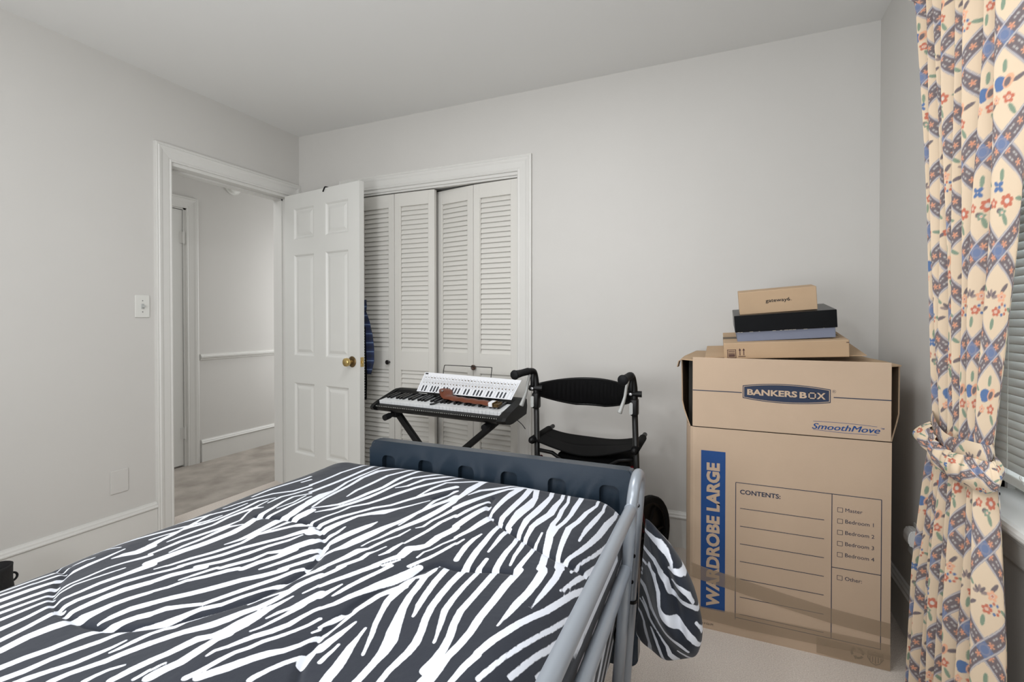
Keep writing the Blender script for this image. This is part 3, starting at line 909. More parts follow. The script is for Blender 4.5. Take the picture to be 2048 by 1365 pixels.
# ---------------------------------------------------------------- zebra comforter (print data: x, y, half width in mm on the cloth)
STRIPES = "2380,-1657,9.2 2379,-1723,8.5 2382,-1782,8 2383,-1838,7.5 2387,-1881,7.1 2386,-1914,7.2 2382,-1946,6.9 2381,-1976,9.4 2379,-1998,11.4 2377,-2016,12;2337,-1677,6.3 2338,-1686,6.9 2341,-1740,6.7 2343,-1792,6.3 2344,-1837,6.7 2352,-1874,6.8 2362,-1903,6.9 2367,-1930,7.1 2369,-1957,8.5 2369,-1979,11.4;2306,-1692,5.3 2308,-1709,5.4 2310,-1762,5.4 2313,-1807,5.9 2318,-1846,6.4 2332,-1884,4.7 2342,-1912,2.7 2346,-1925,2.7;2278,-1705,6.9 2279,-1714,7.4 2282,-1764,6.9 2287,-1812,6.8 2292,-1849,6.8 2301,-1881,6.5 2312,-1909,6.6 2320,-1937,7.3 2321,-1959,6.9 2319,-1980,6.1 2317,-2001,5.3 2319,-2026,5;2246,-1720,6.7 2247,-1725,6.8 2253,-1774,6.8 2261,-1817,6.5 2269,-1854,5.8 2276,-1875,3.4 2278,-1884,2.7;2227,-1729,3.5 2228,-1739,5.6 2226,-1768,6.8 2234,-1806,7.1 2239,-1838,6.7 2249,-1873,7.4 2260,-1901,9 2269,-1924,10.9 2280,-1948,11.7 2286,-1973,9 2287,-1995,6.6 2288,-2017,6.1 2289,-2039,6.3;2224,-1765,6.4 2209,-1783,5.7 2209,-1814,9.6 2210,-1842,8.8 2212,-1868,6.5 2221,-1895,5.2 2232,-1925,4.8 2244,-1949,4.3 2254,-1973,3 2261,-1990,2.7;2211,-1817,9 2200,-1833,7.2 2186,-1860,7.5 2181,-1886,7.4 2177,-1907,6.5 2177,-1931,5.6 2176,-1952,5.5 2173,-1975,4.8 2173,-1988,4.1;2177,-1908,2.7 2164,-1928,3.8 2158,-1951,3.6 2155,-1970,3.4;2196,-1744,8 2189,-1774,9.8 2178,-1803,9.9 2164,-1832,8.9 2154,-1858,7.9 2141,-1885,7 2132,-1912,5.6 2119,-1934,4.3;2144,-1769,6.1 2137,-1799,5.6 2127,-1830,6.2 2119,-1860,5.8 2115,-1882,4.9 2112,-1896,2.7;2117,-1782,8.6 2106,-1805,7.7 2093,-1832,7.6 2077,-1859,6.8 2067,-1881,5.3;2057,-1809,6.7 2052,-1828,6.9 2042,-1856,6;2019,-1826,8 2017,-1831,7.5;2102,-1862,2.7 2098,-1881,4.9 2093,-1907,7.7;2199,-1935,2.7 2198,-1949,3.8 2196,-1969,6.4 2194,-1988,7.7 2193,-2008,8.5;2224,-1940,2.7 2228,-1960,3.5 2232,-1983,6.3 2238,-2004,8.1 2244,-2026,8.8 2247,-2046,8.6 2251,-2062,8.4;2212,-1988,2.7 2213,-2002,3.3 2213,-2018,4.2 2214,-2028,4.4;2424,-1637,9.3 2428,-1648,9.4 2429,-1688,8.6 2428,-1733,7.6 2424,-1772,7.9 2423,-1805,6 2422,-1830,3.6 2421,-1849,2.7;2455,-1610,7.3 2454,-1612,6.9 2456,-1652,6.2 2454,-1686,5.8 2452,-1725,4.5 2450,-1753,2.7 2448,-1771,2.7;2451,-1614,6.3 2454,-1617,6.6;2479,-1571,3.1 2477,-1579,3.1 2473,-1604,2.7;2507,-1491,3.2 2499,-1548,3.5 2490,-1596,4.1 2482,-1642,3.5 2478,-1662,3 2475,-1677,2.7;2519,-1346,2.7 2519,-1489,2.7 2507,-1597,4.1 2493,-1653,4.2 2483,-1702,4.8 2472,-1751,5.3 2459,-1791,5.6 2448,-1824,6 2439,-1855,6.7 2429,-1886,7.1 2423,-1911,6.8 2421,-1921,6.6;2519,-1432,2.7 2519,-1574,2.7 2507,-1690,2.7 2500,-1728,2.8 2490,-1780,3.4 2480,-1821,3.4 2471,-1857,3.9 2464,-1884,4 2457,-1910,3.8 2450,-1939,4.3 2444,-1965,4.5;2519,-1574,2.7 2517,-1704,2.7 2505,-1777,3 2499,-1816,3.3 2492,-1849,3.4 2485,-1885,3.6 2480,-1914,3.9 2477,-1928,3.8;2519,-1681,2.7 2515,-1784,2.7 2509,-1835,2.7 2502,-1882,3;2241,-1554,2.7 2236,-1583,5.5 2236,-1623,6.5 2242,-1662,6.4 2246,-1682,6.2;2259,-1483,5.4 2260,-1539,6.3 2264,-1585,7.1 2267,-1627,7.7 2273,-1669,7.6 2280,-1704,7.2;2288,-1498,6.8 2286,-1537,6.2 2289,-1583,4.6 2291,-1620,2.7;2223,-1147,9 2212,-1227,9 2204,-1280,11.2 2203,-1336,8.8 2207,-1393,7.2 2212,-1444,5.1 2218,-1467,3.5;2220,-1466,10.1 2214,-1505,9.7 2208,-1549,7.2 2200,-1579,5.9 2196,-1596,5.3;2229,-1136,9.6 2237,-1216,9.6 2244,-1292,8.9 2246,-1352,8.8 2248,-1406,8.5 2249,-1451,7.7 2256,-1482,5.7;2164,-922,11.5 2188,-999,11.5 2275,-1285,7.9 2280,-1349,13.7 2277,-1399,13.6 2279,-1449,9.7 2282,-1490,7.5;2230,-900,5.9 2248,-978,5.9 2311,-1252,6.6 2312,-1319,9.3 2312,-1382,10 2309,-1435,9 2315,-1485,6.7 2322,-1521,5.4 2327,-1560,5.6 2327,-1603,6.6 2330,-1642,7.1 2335,-1678,6.7;2267,-886,5.4 2284,-965,5.4 2344,-1251,5.4 2344,-1311,8.6 2349,-1371,10.3 2341,-1420,10.4 2335,-1464,7.5 2341,-1517,5.4 2347,-1565,5.3 2350,-1610,4.5 2356,-1649,2.7;2286,-915,3.5 2304,-994,3.5 2367,-1271,4.3 2368,-1328,6.2 2376,-1384,5.9 2376,-1427,6.8 2385,-1475,9.1 2398,-1527,9.1 2408,-1575,7.9 2417,-1618,8.1 2419,-1639,8.4;2337,-888,6 2350,-967,6 2394,-1235,7.2 2395,-1295,7.6 2399,-1354,6.1 2398,-1405,5.8 2392,-1449,6.2 2393,-1492,6.8;2368,-1485,2.7 2373,-1528,3.2 2377,-1579,5.2 2376,-1621,5.8 2375,-1658,6.2 2375,-1659,5.4;2512,-916,3.5 2453,-970,3.5 2425,-995,3.1 2444,-1256,4 2432,-1317,6.4 2428,-1384,6.8 2419,-1436,8.2 2425,-1493,6.9 2431,-1540,5.5 2438,-1580,4.8 2447,-1610,5.9 2448,-1617,5.9;2509,-904,4.4 2472,-975,4.4 2446,-1024,3.1 2465,-1267,3.7 2460,-1342,5.7 2456,-1409,5.5 2456,-1453,3.5 2457,-1481,2.7;2472,-944,3.5 2478,-1024,3.5 2493,-1241,4.1 2486,-1318,6.4 2483,-1397,5.9 2477,-1464,5.2 2469,-1518,4.7 2459,-1561,4.2 2453,-1603,5.7 2453,-1612,5.7;2509,-1297,2.7 2506,-1353,2.7 2501,-1425,2.8 2493,-1493,3 2482,-1548,3.1 2478,-1574,2.7;2085,-1166,11.2 2081,-1246,11.2 2078,-1300,13.8 2082,-1364,9.3 2081,-1396,8.7;2223,-1174,5.5 2173,-1236,5.5 2142,-1274,8.1 2111,-1306,7.2 2097,-1353,2.7;2263,-1174,10.3 2207,-1231,10.3 2178,-1260,6 2162,-1293,7.8 2146,-1333,7.4 2135,-1369,9.3 2121,-1413,11.2 2111,-1449,10.2;2172,-1367,3.3 2159,-1410,6.2 2148,-1456,6.8 2141,-1500,5.6;2186,-1403,7.9 2177,-1449,9.2 2170,-1502,10.1 2167,-1545,10;2217,-1595,2.7 2213,-1619,3.7 2212,-1624,3.7;2301,-1647,4.4 2303,-1680,5.4 2303,-1693,5.7;1626,-1186,5.4 1607,-1264,5.4 1594,-1315,5.5 1595,-1391,5.4 1595,-1446,6;1658,-1172,6.7 1655,-1252,6.7 1652,-1315,7.3 1650,-1385,7.6 1648,-1444,7.1 1649,-1498,7.3;1699,-1176,3.8 1691,-1256,3.8 1684,-1325,6.4 1684,-1387,5.6 1705,-1464,6.2 1704,-1508,15.1 1716,-1561,15.1 1717,-1564,15.1;1800,-1188,7.5 1742,-1243,7.5 1712,-1271,10.6 1704,-1339,7.7 1715,-1405,6.5 1724,-1479,6.3 1733,-1530,5 1753,-1592,4;1837,-1178,6.2 1802,-1250,6.2 1776,-1303,6.8 1773,-1375,6.9 1769,-1440,6 1780,-1493,2.7;1853,-1174,7 1839,-1253,7 1827,-1320,7.3 1830,-1391,7.6 1819,-1449,8.5 1815,-1500,7.6 1805,-1551,7.4 1788,-1572,6.1 1758,-1601,2.7;1946,-1189,6.8 1898,-1253,6.8 1865,-1296,6.8 1853,-1365,6.2 1847,-1430,6.9 1841,-1474,8.2 1830,-1526,7.8 1813,-1585,6.8 1789,-1618,2.7;1990,-1191,7.3 1939,-1253,7.3 1908,-1290,7.2 1892,-1359,5.6 1868,-1385,2.7;2024,-1181,5.4 1983,-1250,5.4 1955,-1296,7.2 1924,-1356,7.6 1900,-1419,7.7 1883,-1475,6.6 1871,-1511,6.3 1845,-1551,4.9 1843,-1591,3.8 1833,-1632,4.2 1828,-1666,4.2 1827,-1670,4.3;2073,-1224,5.1 2007,-1269,5.1 1983,-1285,4.8 1970,-1347,5.9 1964,-1414,2.7;2028,-1304,9.7 2009,-1339,9 1979,-1396,7.6 1954,-1447,6.6 1934,-1494,6.1 1905,-1528,6.9 1887,-1571,6.1 1868,-1619,7.5 1858,-1674,8.2 1849,-1692,6.6;2014,-1426,2.7 1988,-1472,4.1 1966,-1507,5.8 1945,-1541,14.9 1922,-1564,9 1904,-1592,6 1895,-1641,9.3 1889,-1686,12.6 1869,-1711,14.2;2069,-1375,10.1 2066,-1406,9.8 2049,-1445,8.8 2035,-1495,7.3 2027,-1541,6.9 2022,-1582,8.4 2012,-1623,11.3 2007,-1666,14.5 2001,-1706,15.2 1995,-1740,11 1984,-1760,6 1975,-1796,3.8;2044,-1333,9.1 2039,-1378,8.5 2029,-1423,6.5 2033,-1482,4.1 2035,-1544,3.4 2035,-1595,2.7;2080,-1394,8.7 2084,-1421,10.5 2078,-1483,11.2 2069,-1541,11.5 2056,-1585,9.3 2045,-1629,6.9 2041,-1670,4.7 2033,-1698,3 2031,-1724,2.7;2113,-1452,7.9 2105,-1498,6.1 2095,-1542,4.7 2095,-1579,4.3 2084,-1593,2.7;2136,-1492,5.9 2134,-1497,5.8 2121,-1542,5.9 2118,-1598,5.3 2113,-1639,5.3 2109,-1674,3.3;2171,-1553,9.6 2170,-1568,10.4 2159,-1612,10.4 2159,-1660,8.7 2147,-1680,11.8 2134,-1691,12.8 2138,-1728,10.5 2127,-1747,7.7 2116,-1773,5.8 2112,-1784,5.4;2198,-1599,3.8 2197,-1605,3.8 2185,-1637,3 2178,-1670,2.7 2170,-1689,2.7 2171,-1716,2.7;2210,-1620,4.1 2207,-1631,4.6 2200,-1669,4.7 2193,-1701,4.9 2184,-1728,5.2 2177,-1753,5.3;2076,-1606,2.7 2073,-1648,4.1 2063,-1674,4.8 2058,-1702,5.4 2054,-1729,4.8 2040,-1745,11.3 2035,-1775,9.7 2026,-1802,7.1 2017,-1827,6.4;2083,-1706,2.7 2077,-1733,2.7 2069,-1748,5.8 2070,-1773,6.5 2059,-1795,6.5 2049,-1813,5.9;2104,-1675,3 2103,-1701,6.1 2103,-1726,5.6 2096,-1745,2.7;1973,-1600,2.7 1970,-1629,9.7 1962,-1668,12.8 1955,-1705,12.3 1951,-1743,7.9 1967,-1777,5 1966,-1800,4.9 1965,-1804,5.3;1922,-1655,2.7 1927,-1688,5.7 1923,-1718,9.1 1908,-1749,11.6;1959,-1760,9 1944,-1781,9.4 1943,-1783,8.3;2146,-1742,2.7 2138,-1759,4.1 2129,-1776,4.2;2226,-1714,2.7 2226,-1730,2.7;1484,-1842,2.7 1484,-1794,2.7 1508,-1758,7.5 1529,-1718,5.1 1551,-1676,3.2 1553,-1632,2.7;1476,-1940,7.7 1514,-1859,7.7 1529,-1826,5.3 1546,-1788,4.4 1559,-1750,4.4 1562,-1713,2.7;1546,-1877,3.8 1549,-1850,3.5 1555,-1823,3.4 1558,-1791,6 1568,-1766,5.6 1575,-1736,4.7 1574,-1694,4.7 1575,-1655,5.1 1569,-1609,4.8 1592,-1574,2.9;1582,-1898,9.7 1571,-1870,7.4 1565,-1843,6.6 1553,-1805,4.6 1525,-1719,4.6;1595,-1869,2.7 1593,-1838,4.9 1593,-1801,5.4 1598,-1761,5.3 1589,-1716,5.9 1593,-1678,6.2 1600,-1653,7.6 1620,-1637,2.8;1627,-1924,4.3 1625,-1892,5.3 1621,-1855,6.9 1627,-1824,7 1633,-1786,6.8 1638,-1752,5.9 1638,-1718,3.3 1616,-1684,2.7 1599,-1646,3.9 1593,-1599,2.8;1659,-1903,2.7 1654,-1869,5.7 1655,-1831,6.3 1651,-1790,7.2 1649,-1760,7.7 1669,-1736,2.7;1674,-1951,13.4 1676,-1922,12.6 1679,-1886,12.1 1686,-1851,12.3 1689,-1817,12.6 1692,-1781,13.1 1685,-1740,11.2 1666,-1693,9.7 1657,-1668,8.2 1652,-1632,6 1641,-1589,4.6 1635,-1549,5 1657,-1514,4.8 1659,-1507,4.1;1680,-1705,4.4 1689,-1670,5.8 1690,-1626,5.4 1688,-1579,4.7 1681,-1540,3.8 1682,-1530,3.6;1721,-1946,3.7 1723,-1941,4.5 1732,-1905,5.6 1747,-1870,6.3 1756,-1841,6.4 1765,-1811,5.4 1760,-1767,7.1 1780,-1741,6.7 1803,-1702,6.8 1836,-1683,5.3;1736,-1831,2.7 1746,-1801,6.7 1748,-1771,9.4 1746,-1736,11.2 1740,-1692,13.1 1740,-1651,12.4 1726,-1604,12.9 1718,-1564,13.1;1763,-1755,2.7 1770,-1724,5 1773,-1680,7.3 1771,-1646,14.4 1770,-1615,12.6;1746,-1936,5.7 1756,-1910,6.5 1777,-1868,7.1 1788,-1828,6.7 1809,-1793,7.1 1832,-1757,6.6 1850,-1715,10.4 1860,-1702,10.6;1778,-1923,6.1 1803,-1887,6.9 1821,-1841,6.9 1834,-1800,6.2 1854,-1763,5.5 1862,-1729,2.7;1826,-1905,6.6 1830,-1895,6.9 1853,-1854,6.6 1859,-1822,5.4 1883,-1802,9.3 1895,-1772,13.7 1905,-1746,13.7;1868,-1889,8 1875,-1859,8.5 1892,-1824,9.6 1900,-1790,10.5;1901,-1876,3.3 1908,-1862,5.2 1924,-1826,6.9 1939,-1785,9.5 1941,-1781,9.8;1940,-1860,6 1943,-1855,6.5 1961,-1820,7.1 1968,-1807,7.1;1991,-1839,4.7 1993,-1834,4.7 1993,-1832,4.7;1802,-1694,2.7 1820,-1676,5.6 1832,-1675,4.4;1521,-1678,4 1532,-1632,4.2 1545,-1593,3.7 1558,-1552,4.7 1593,-1510,5.5 1600,-1450,4.9;1607,-1610,2.7 1602,-1562,5.2 1615,-1530,5.1 1621,-1490,4.9 1622,-1471,4.7;1666,-1631,2.7 1674,-1584,3.9 1662,-1530,3;1522,-1591,4.5 1517,-1517,7 1531,-1413,5.4 1530,-1383,4.9;1550,-1439,3.9 1555,-1407,4.5;1712,-1964,2.7 1719,-1947,3.6;1728,-1982,4.6 1744,-1953,5.2 1750,-1935,5.7;1759,-2000,8.1 1767,-1967,8.6 1781,-1941,8 1794,-1918,7.9;1799,-1971,2.7 1807,-1943,4.7 1816,-1914,5.2 1819,-1908,5.2;1794,-2020,4.7 1807,-1995,4.9 1814,-1966,5.7 1832,-1938,6.7 1848,-1906,7.7 1858,-1893,7.5;1832,-2042,7.8 1847,-2016,8.2 1865,-1991,8.6 1878,-1969,9.1 1892,-1943,9.5 1905,-1918,9 1928,-1891,8.7 1946,-1863,8.4 1949,-1857,8.2;1864,-2061,7.1 1872,-2040,8.1 1892,-2022,6 1916,-2003,5.5 1926,-1975,6.5 1938,-1943,6.9 1952,-1910,6.7 1963,-1885,6.6 1972,-1856,6.4 1981,-1843,6.3;1895,-2078,3.4 1909,-2066,7.4 1918,-2043,7.2 1927,-2014,6.9 1946,-1990,5.9 1957,-1958,5.5 1970,-1930,5 1986,-1905,4.4 1994,-1888,3.3 2003,-1860,6.4 2019,-1833,7;1921,-2093,4.5 1929,-2075,5.5 1939,-2066,5.3 1941,-2049,4.1 1951,-2030,3.6 1961,-2006,2.7;1966,-2000,2.7 1974,-1981,2.7 1988,-1962,2.7 1993,-1929,2.7;1990,-1971,2.7 1996,-1951,2.7 2005,-1933,3.9 2019,-1911,3.3 2027,-1899,2.7;1948,-2109,7.8 1957,-2091,8.2 1968,-2070,8.5 1978,-2057,9.7 1991,-2040,11.4 1999,-2019,11.7 2005,-1995,9.7 2016,-1973,8.6 2022,-1947,8.4 2025,-1921,7.5 2024,-1891,9.5 2033,-1863,9.7 2038,-1852,9.5;1993,-2135,7.3 2001,-2115,7.6 2005,-2093,8.8 2008,-2075,9.3 2021,-2061,7.4 2033,-2042,13.9 2035,-2018,15.5 2036,-1996,13.3 2036,-1974,9.7 2041,-1952,5.5 2045,-1925,2.7;2030,-2156,9.1 2033,-2138,8.9 2039,-2120,9 2038,-2101,8.8 2037,-2085,8.3 2036,-2064,6.9 2040,-2047,9.6;2016,-2148,2.7 2017,-2137,2.7 2020,-2130,2.7;2055,-1910,2.7 2064,-1881,4.2;2087,-1901,10.1 2086,-1904,10.1 2080,-1932,10.1 2072,-1952,4.7 2063,-1972,4.8 2059,-1991,2.7;2082,-1920,6.9 2084,-1943,7.1 2080,-1970,4.8 2076,-1993,4.3 2072,-2013,3.3 2066,-2027,2.7;2118,-1933,4.9 2114,-1942,4.7 2109,-1964,5.3 2106,-1989,6.6 2095,-2014,7.2 2083,-2033,7 2075,-2052,5.7 2069,-2068,4.5 2060,-2082,3.8 2060,-2095,2.7;2140,-1954,4 2139,-1955,4.1 2135,-1975,3.9 2126,-1997,4.2 2116,-2018,4.5 2105,-2036,4.7 2099,-2057,4.5 2090,-2073,4.6 2086,-2094,5.2 2084,-2111,5.2 2081,-2125,5 2078,-2137,6;2170,-1984,3.4 2165,-1996,4.3 2159,-2016,4.9 2149,-2036,6.2 2135,-2052,7.9 2124,-2070,8.3 2117,-2084,8.6 2110,-2099,8.9 2101,-2114,8.4 2093,-2129,7.6;2154,-1985,2.7 2158,-1976,2.7 2159,-1973,2.7;2184,-2022,2.7 2179,-2037,4.6 2170,-2055,5 2163,-2074,4.7 2158,-2094,5.4 2158,-2100,5.2;2184,-2002,5 2188,-2020,7.4 2192,-2042,8;1484,-2109,2.7 1484,-2028,2.7 1484,-2004,2.7 1484,-1974,2.7 1496,-1940,3.8 1527,-1927,2.7;1505,-2117,6.2 1519,-2043,4.7 1526,-2027,3 1523,-2018,2.9 1519,-1990,4.1 1529,-1974,2.7;1529,-2126,4.7 1541,-2052,3.7 1542,-2033,2.7;1555,-2135,8.1 1558,-2099,7.4 1565,-2062,5.4 1562,-2041,3.3 1554,-2023,5.5 1552,-1997,6.3 1552,-1968,4.5 1546,-1930,2.7;1585,-2146,6.6 1589,-2111,6.1 1595,-2072,6.9;1611,-2156,5.9 1615,-2121,5.4 1619,-2086,3.8;1640,-2166,5.9 1640,-2131,5 1640,-2095,3.8;1677,-2180,7 1674,-2145,5.5 1664,-2105,4.5;1716,-2194,6.5 1711,-2159,6.2 1701,-2121,6.5 1710,-2111,4;1749,-2206,9 1745,-2173,9.8 1750,-2144,11.4 1757,-2123,11.2 1769,-2115,6.7;1617,-2081,2.7 1609,-2057,3.3 1612,-2030,3.6 1612,-1994,3.8 1620,-1969,4.1 1633,-1941,6.5 1636,-1929,6.4;1631,-2089,2.7 1623,-2055,3 1636,-2021,3.3 1648,-1984,2.7;1571,-1966,2.7 1577,-1946,9.4 1590,-1929,12.6 1587,-1901,12.8;1686,-1958,12.1 1680,-2001,8 1669,-2037,6.6 1667,-2066,5.4 1662,-2088,4.4 1664,-2103,3.9;1728,-1982,5.3 1711,-2018,7.1 1705,-2055,7.3 1695,-2085,6.8 1695,-2111,6.5;1759,-2000,9 1742,-2034,9.7 1735,-2060,9.3 1731,-2087,8.4 1728,-2114,6.3;1795,-2021,6 1783,-2046,6.8 1774,-2070,7.6 1771,-2091,9.4 1768,-2108,12.7 1764,-2116,10.6;1832,-2042,8.6 1818,-2065,8.4 1812,-2090,7.3 1810,-2108,2.7;1864,-2061,8.7 1853,-2074,7.9 1845,-2092,8.6 1839,-2109,7.6 1829,-2125,7.3 1823,-2139,7.6 1815,-2174,7.6 1804,-2199,7.4 1798,-2224,7.3;1895,-2078,3.5 1881,-2092,3.7 1871,-2112,5.4 1866,-2135,6.5 1854,-2161,6.2 1844,-2186,6.2 1839,-2213,7.2 1830,-2236,7.1;1921,-2093,5.2 1918,-2114,6 1916,-2132,4.5 1913,-2144,2.7;1903,-2118,2.7 1902,-2136,4.2 1897,-2153,5.6 1889,-2177,5.9 1874,-2199,5.9 1861,-2222,6.9 1858,-2231,6.8;1948,-2109,8.5 1936,-2137,7.8 1929,-2158,7.1 1918,-2176,6.1 1908,-2193,6 1902,-2211,6.6;1994,-2135,7.8 1988,-2157,7.7 1986,-2171,6.8 1984,-2178,6.8;1967,-2154,2.7 1956,-2167,3.7 1951,-2181,4.3 1949,-2193,5.1;2014,-2147,3.1 2014,-2157,3.5 2013,-2166,3.9;2422,-1924,7.1 2422,-1927,7 2416,-1953,6.3 2414,-1976,5.3 2412,-1995,4.5"
SEAMS = "1485,-2023 1547,-2034 1580,-2062 1624,-2088 1669,-2106 1720,-2116 1766,-2118 1794,-2119 1843,-2110 1883,-2091 1918,-2065 1937,-2037 1959,-2001 1983,-1957 1992,-1913 1994,-1841 1979,-1794 1936,-1734 1901,-1700 1855,-1676 1807,-1673 1736,-1677 1654,-1685;2167,-1913 2165,-1951 2175,-1997 2184,-2023 2201,-2055 2214,-2074;1890,-1704 1935,-1732 1965,-1770 1973,-1787;2173,-1977 2168,-1946 2164,-1903 2171,-1855 2184,-1813 2199,-1777 2218,-1723 2229,-1710 2262,-1712 2298,-1697 2343,-1676 2374,-1670;2016,-1406 2033,-1364 2041,-1331;2170,-1340 2184,-1398 2207,-1446 2243,-1478 2285,-1504 2340,-1534 2391,-1563 2437,-1587 2469,-1586 2493,-1571"
LOBE = "2570,602,3.6 2594,593,5.4 2616,580,6.3 2634,561,5.4 2647,541,3.6 2650,526,2.7;2570,556,4.5 2592,546,5 2608,540,5.4 2627,519,4.5;2566,521,3.6 2584,517,4.1;2590,518,2.2 2612,507,4.5;2644,529,3.6 2662,521,3.6 2674,513,3.6;2595,524,3.6 2599,516,3.6 2614,498,4.5 2625,478,4.5 2629,451,4.1 2638,438,7.2 2660,420,8.1 2681,398,7.7 2700,374,5 2715,345,2.2;2621,525,4.5 2623,520,5.4 2638,501,5.4 2648,476,3.6 2662,463,4.5 2683,452,4.5 2699,440,3.6 2710,425,2.2;2655,527,3.6 2672,517,3.6 2680,507,2.2;2653,500,3.6 2670,490,4.5 2687,473,4.1 2699,449,2.2;2572,497,3.6 2563,502,2.7;2572,485,3.6 2566,488,2.7;2564,467,4.5 2581,457,6.3 2593,439,5.4 2604,418,6.3 2623,405,6.3 2645,385,5.9 2666,368,5 2691,345,2.7;2575,426,2.2 2586,412,3.6 2599,392,2.7 2617,371,2.2;2557,424,2.2 2577,412,2.7 2595,393,2.7 2615,373,2.3 2628,358,2.7 2641,339,3.6 2647,316,5.4 2660,297,8.1;2602,372,2.2 2615,346,3.6 2624,323,3.6 2630,300,3.6 2637,283,2.7;2555,393,2.7 2570,385,3.6 2582,370,3.6 2588,341,5.4 2595,320,5.4 2593,294,6.3 2595,276,6.3;2666,332,2.7 2681,322,4.5 2694,308,5.4;2705,404,2.2 2715,384,2.2 2718,372,2.2;2550,329,2.7 2562,311,2.7 2566,301,2.2"
def dec(s): return [[tuple(float(v) / 1000 for v in q.split(',')) for q in l.split()] for l in s.split(';')]

def seg_field(PX, PY, lines, base, pad):
    """max over capsules of (half width - distance) ; PX, PY arrays"""
    v = np.full(PX.shape, base)
    near = np.full(PX.shape, 9.0)
    xs = PX.ravel(); ys = PY.ravel()
    order = np.argsort(ys); sy = ys[order]; sx = xs[order]
    vf = v.ravel(); nf = near.ravel()
    for l in lines:
        for p, q in zip(l[:-1], l[1:]):
            y0 = min(p[1], q[1]) - pad; y1 = max(p[1], q[1]) + pad
            i0, i1 = np.searchsorted(sy, [y0, y1])
            if i1 <= i0: continue
            xx = sx[i0:i1]; yy = sy[i0:i1]
            mk = (xx > min(p[0], q[0]) - pad) & (xx < max(p[0], q[0]) + pad)
            if not mk.any(): continue
            ids = order[i0:i1][mk]; xx = xx[mk]; yy = yy[mk]
            dx = q[0] - p[0]; dy = q[1] - p[1]; L2 = dx * dx + dy * dy + 1e-12
            t = np.clip(((xx - p[0]) * dx + (yy - p[1]) * dy) / L2, 0, 1)
            d = np.hypot(xx - p[0] - t * dx, yy - p[1] - t * dy)
            wp = p[2] if len(p) > 2 else 0; wq = q[2] if len(q) > 2 else 0
            val = wp + (wq - wp) * t - d
            vf[ids] = np.maximum(vf[ids], val)
            nf[ids] = np.minimum(nf[ids], d)
    return vf.reshape(PX.shape), nf.reshape(PX.shape)

def comforter():
    # cross section from the left hem, over the top, to the right hem: (X, z, print X)
    sec = []
    for z in np.linspace(0.24, 0.482, 40)[:-1]: sec.append((1.39, z, 1.39 - (0.482 - z)))
    for a in np.linspace(math.pi, math.pi / 2, 34): sec.append((1.54 + 0.15 * math.cos(a), 0.482 + 0.15 * math.sin(a), None))
    for x in np.linspace(1.54, 2.42, 300)[1:-1]: sec.append((x, 0.632, x))
    for a in np.linspace(math.pi / 2, 0, 26): sec.append((2.42 + 0.10 * math.cos(a), 0.532 + 0.10 * math.sin(a), None))
    for z in np.linspace(0.532, 0.14, 90)[1:]: sec.append((2.52 - 0.144 * (0.532 - z), z, 2.52 + (0.532 - z)))
    S = np.array([(s[0], s[1], s[0] if s[2] is None else s[2]) for s in sec])
    ys = np.concatenate([np.linspace(-1.155, -2.33, 400), np.linspace(-2.33, -3.2, 70)[1:]])
    X = np.tile(S[:, 0], (len(ys), 1)); Z = np.tile(S[:, 1], (len(ys), 1)); U = np.tile(S[:, 2], (len(ys), 1))
    Y = np.tile(ys[:, None], (1, len(S)))
    top = np.clip((Z - 0.50) / 0.10, 0, 1)
    Z = Z + 0.008 * np.exp(-((X - 2.0) / 0.3) ** 2) * top
    df = np.clip((Y + 1.24) / 0.09, 0, 0.97)
    Z = Z - 0.09 * (1 - np.sqrt(1 - df ** 2)) * top
    # near corner on the foot side pulls in a little
    # quilting
    seams = dec(SEAMS)
    _, d = seg_field(U, Y, [[(p[0], p[1]) for p in l] for l in seams], -1, 0.11)
    d = np.minimum(d, 0.2)
    Z = Z + top * (-0.0055 * np.exp(-(d / 0.006) ** 2) - 0.0035 * np.exp(-(d / 0.04)) + 0.002)
    Z = Z + top * 0.004 * np.sin(U * 11 + Y * 7) * np.sin(Y * 9 - U * 5)
    # drape folds on the sides
    side = np.clip((0.48 - Z) / 0.2, 0, 1) * (U < 1.6)
    X = X - side * 0.02 * np.sin(Y * 14 + 1.0)
    stripes = dec(STRIPES)
    v, near = seg_field(U, Y, stripes, -0.02, 0.10)
    # beyond the traced print: the same kind of stripes
    ph = 2 * np.pi * (0.55 * (U - 1.4) + 0.84 * (Y + 2.0)) / 0.043 + 1.2 * np.sin(U * 9 + Y * 4) + 0.9 * np.sin(Y * 13 - U * 6)
    fb_ = 0.010 * (np.sin(ph) - 0.05 + 0.5 * np.sin(U * 5 - Y * 7))
    fb_ = np.where(U > 2.53, 0.012 * (np.sin(2 * np.pi * (Y * 8.5 + (U - 2.5) * 3.5) + 1.5 * np.sin(U * 11 + Y * 5)) - 0.15), fb_)
    use = ((near > 0.045) & ((Y < -2.05) | (U < 1.42) | (U > 2.53))) | ((near > 0.016) & (U < 1.49))
    v = np.where(use, fb_, v)
    return grid_mesh('comforter', np.stack([X, Y, Z], -1), v, 'stripe')

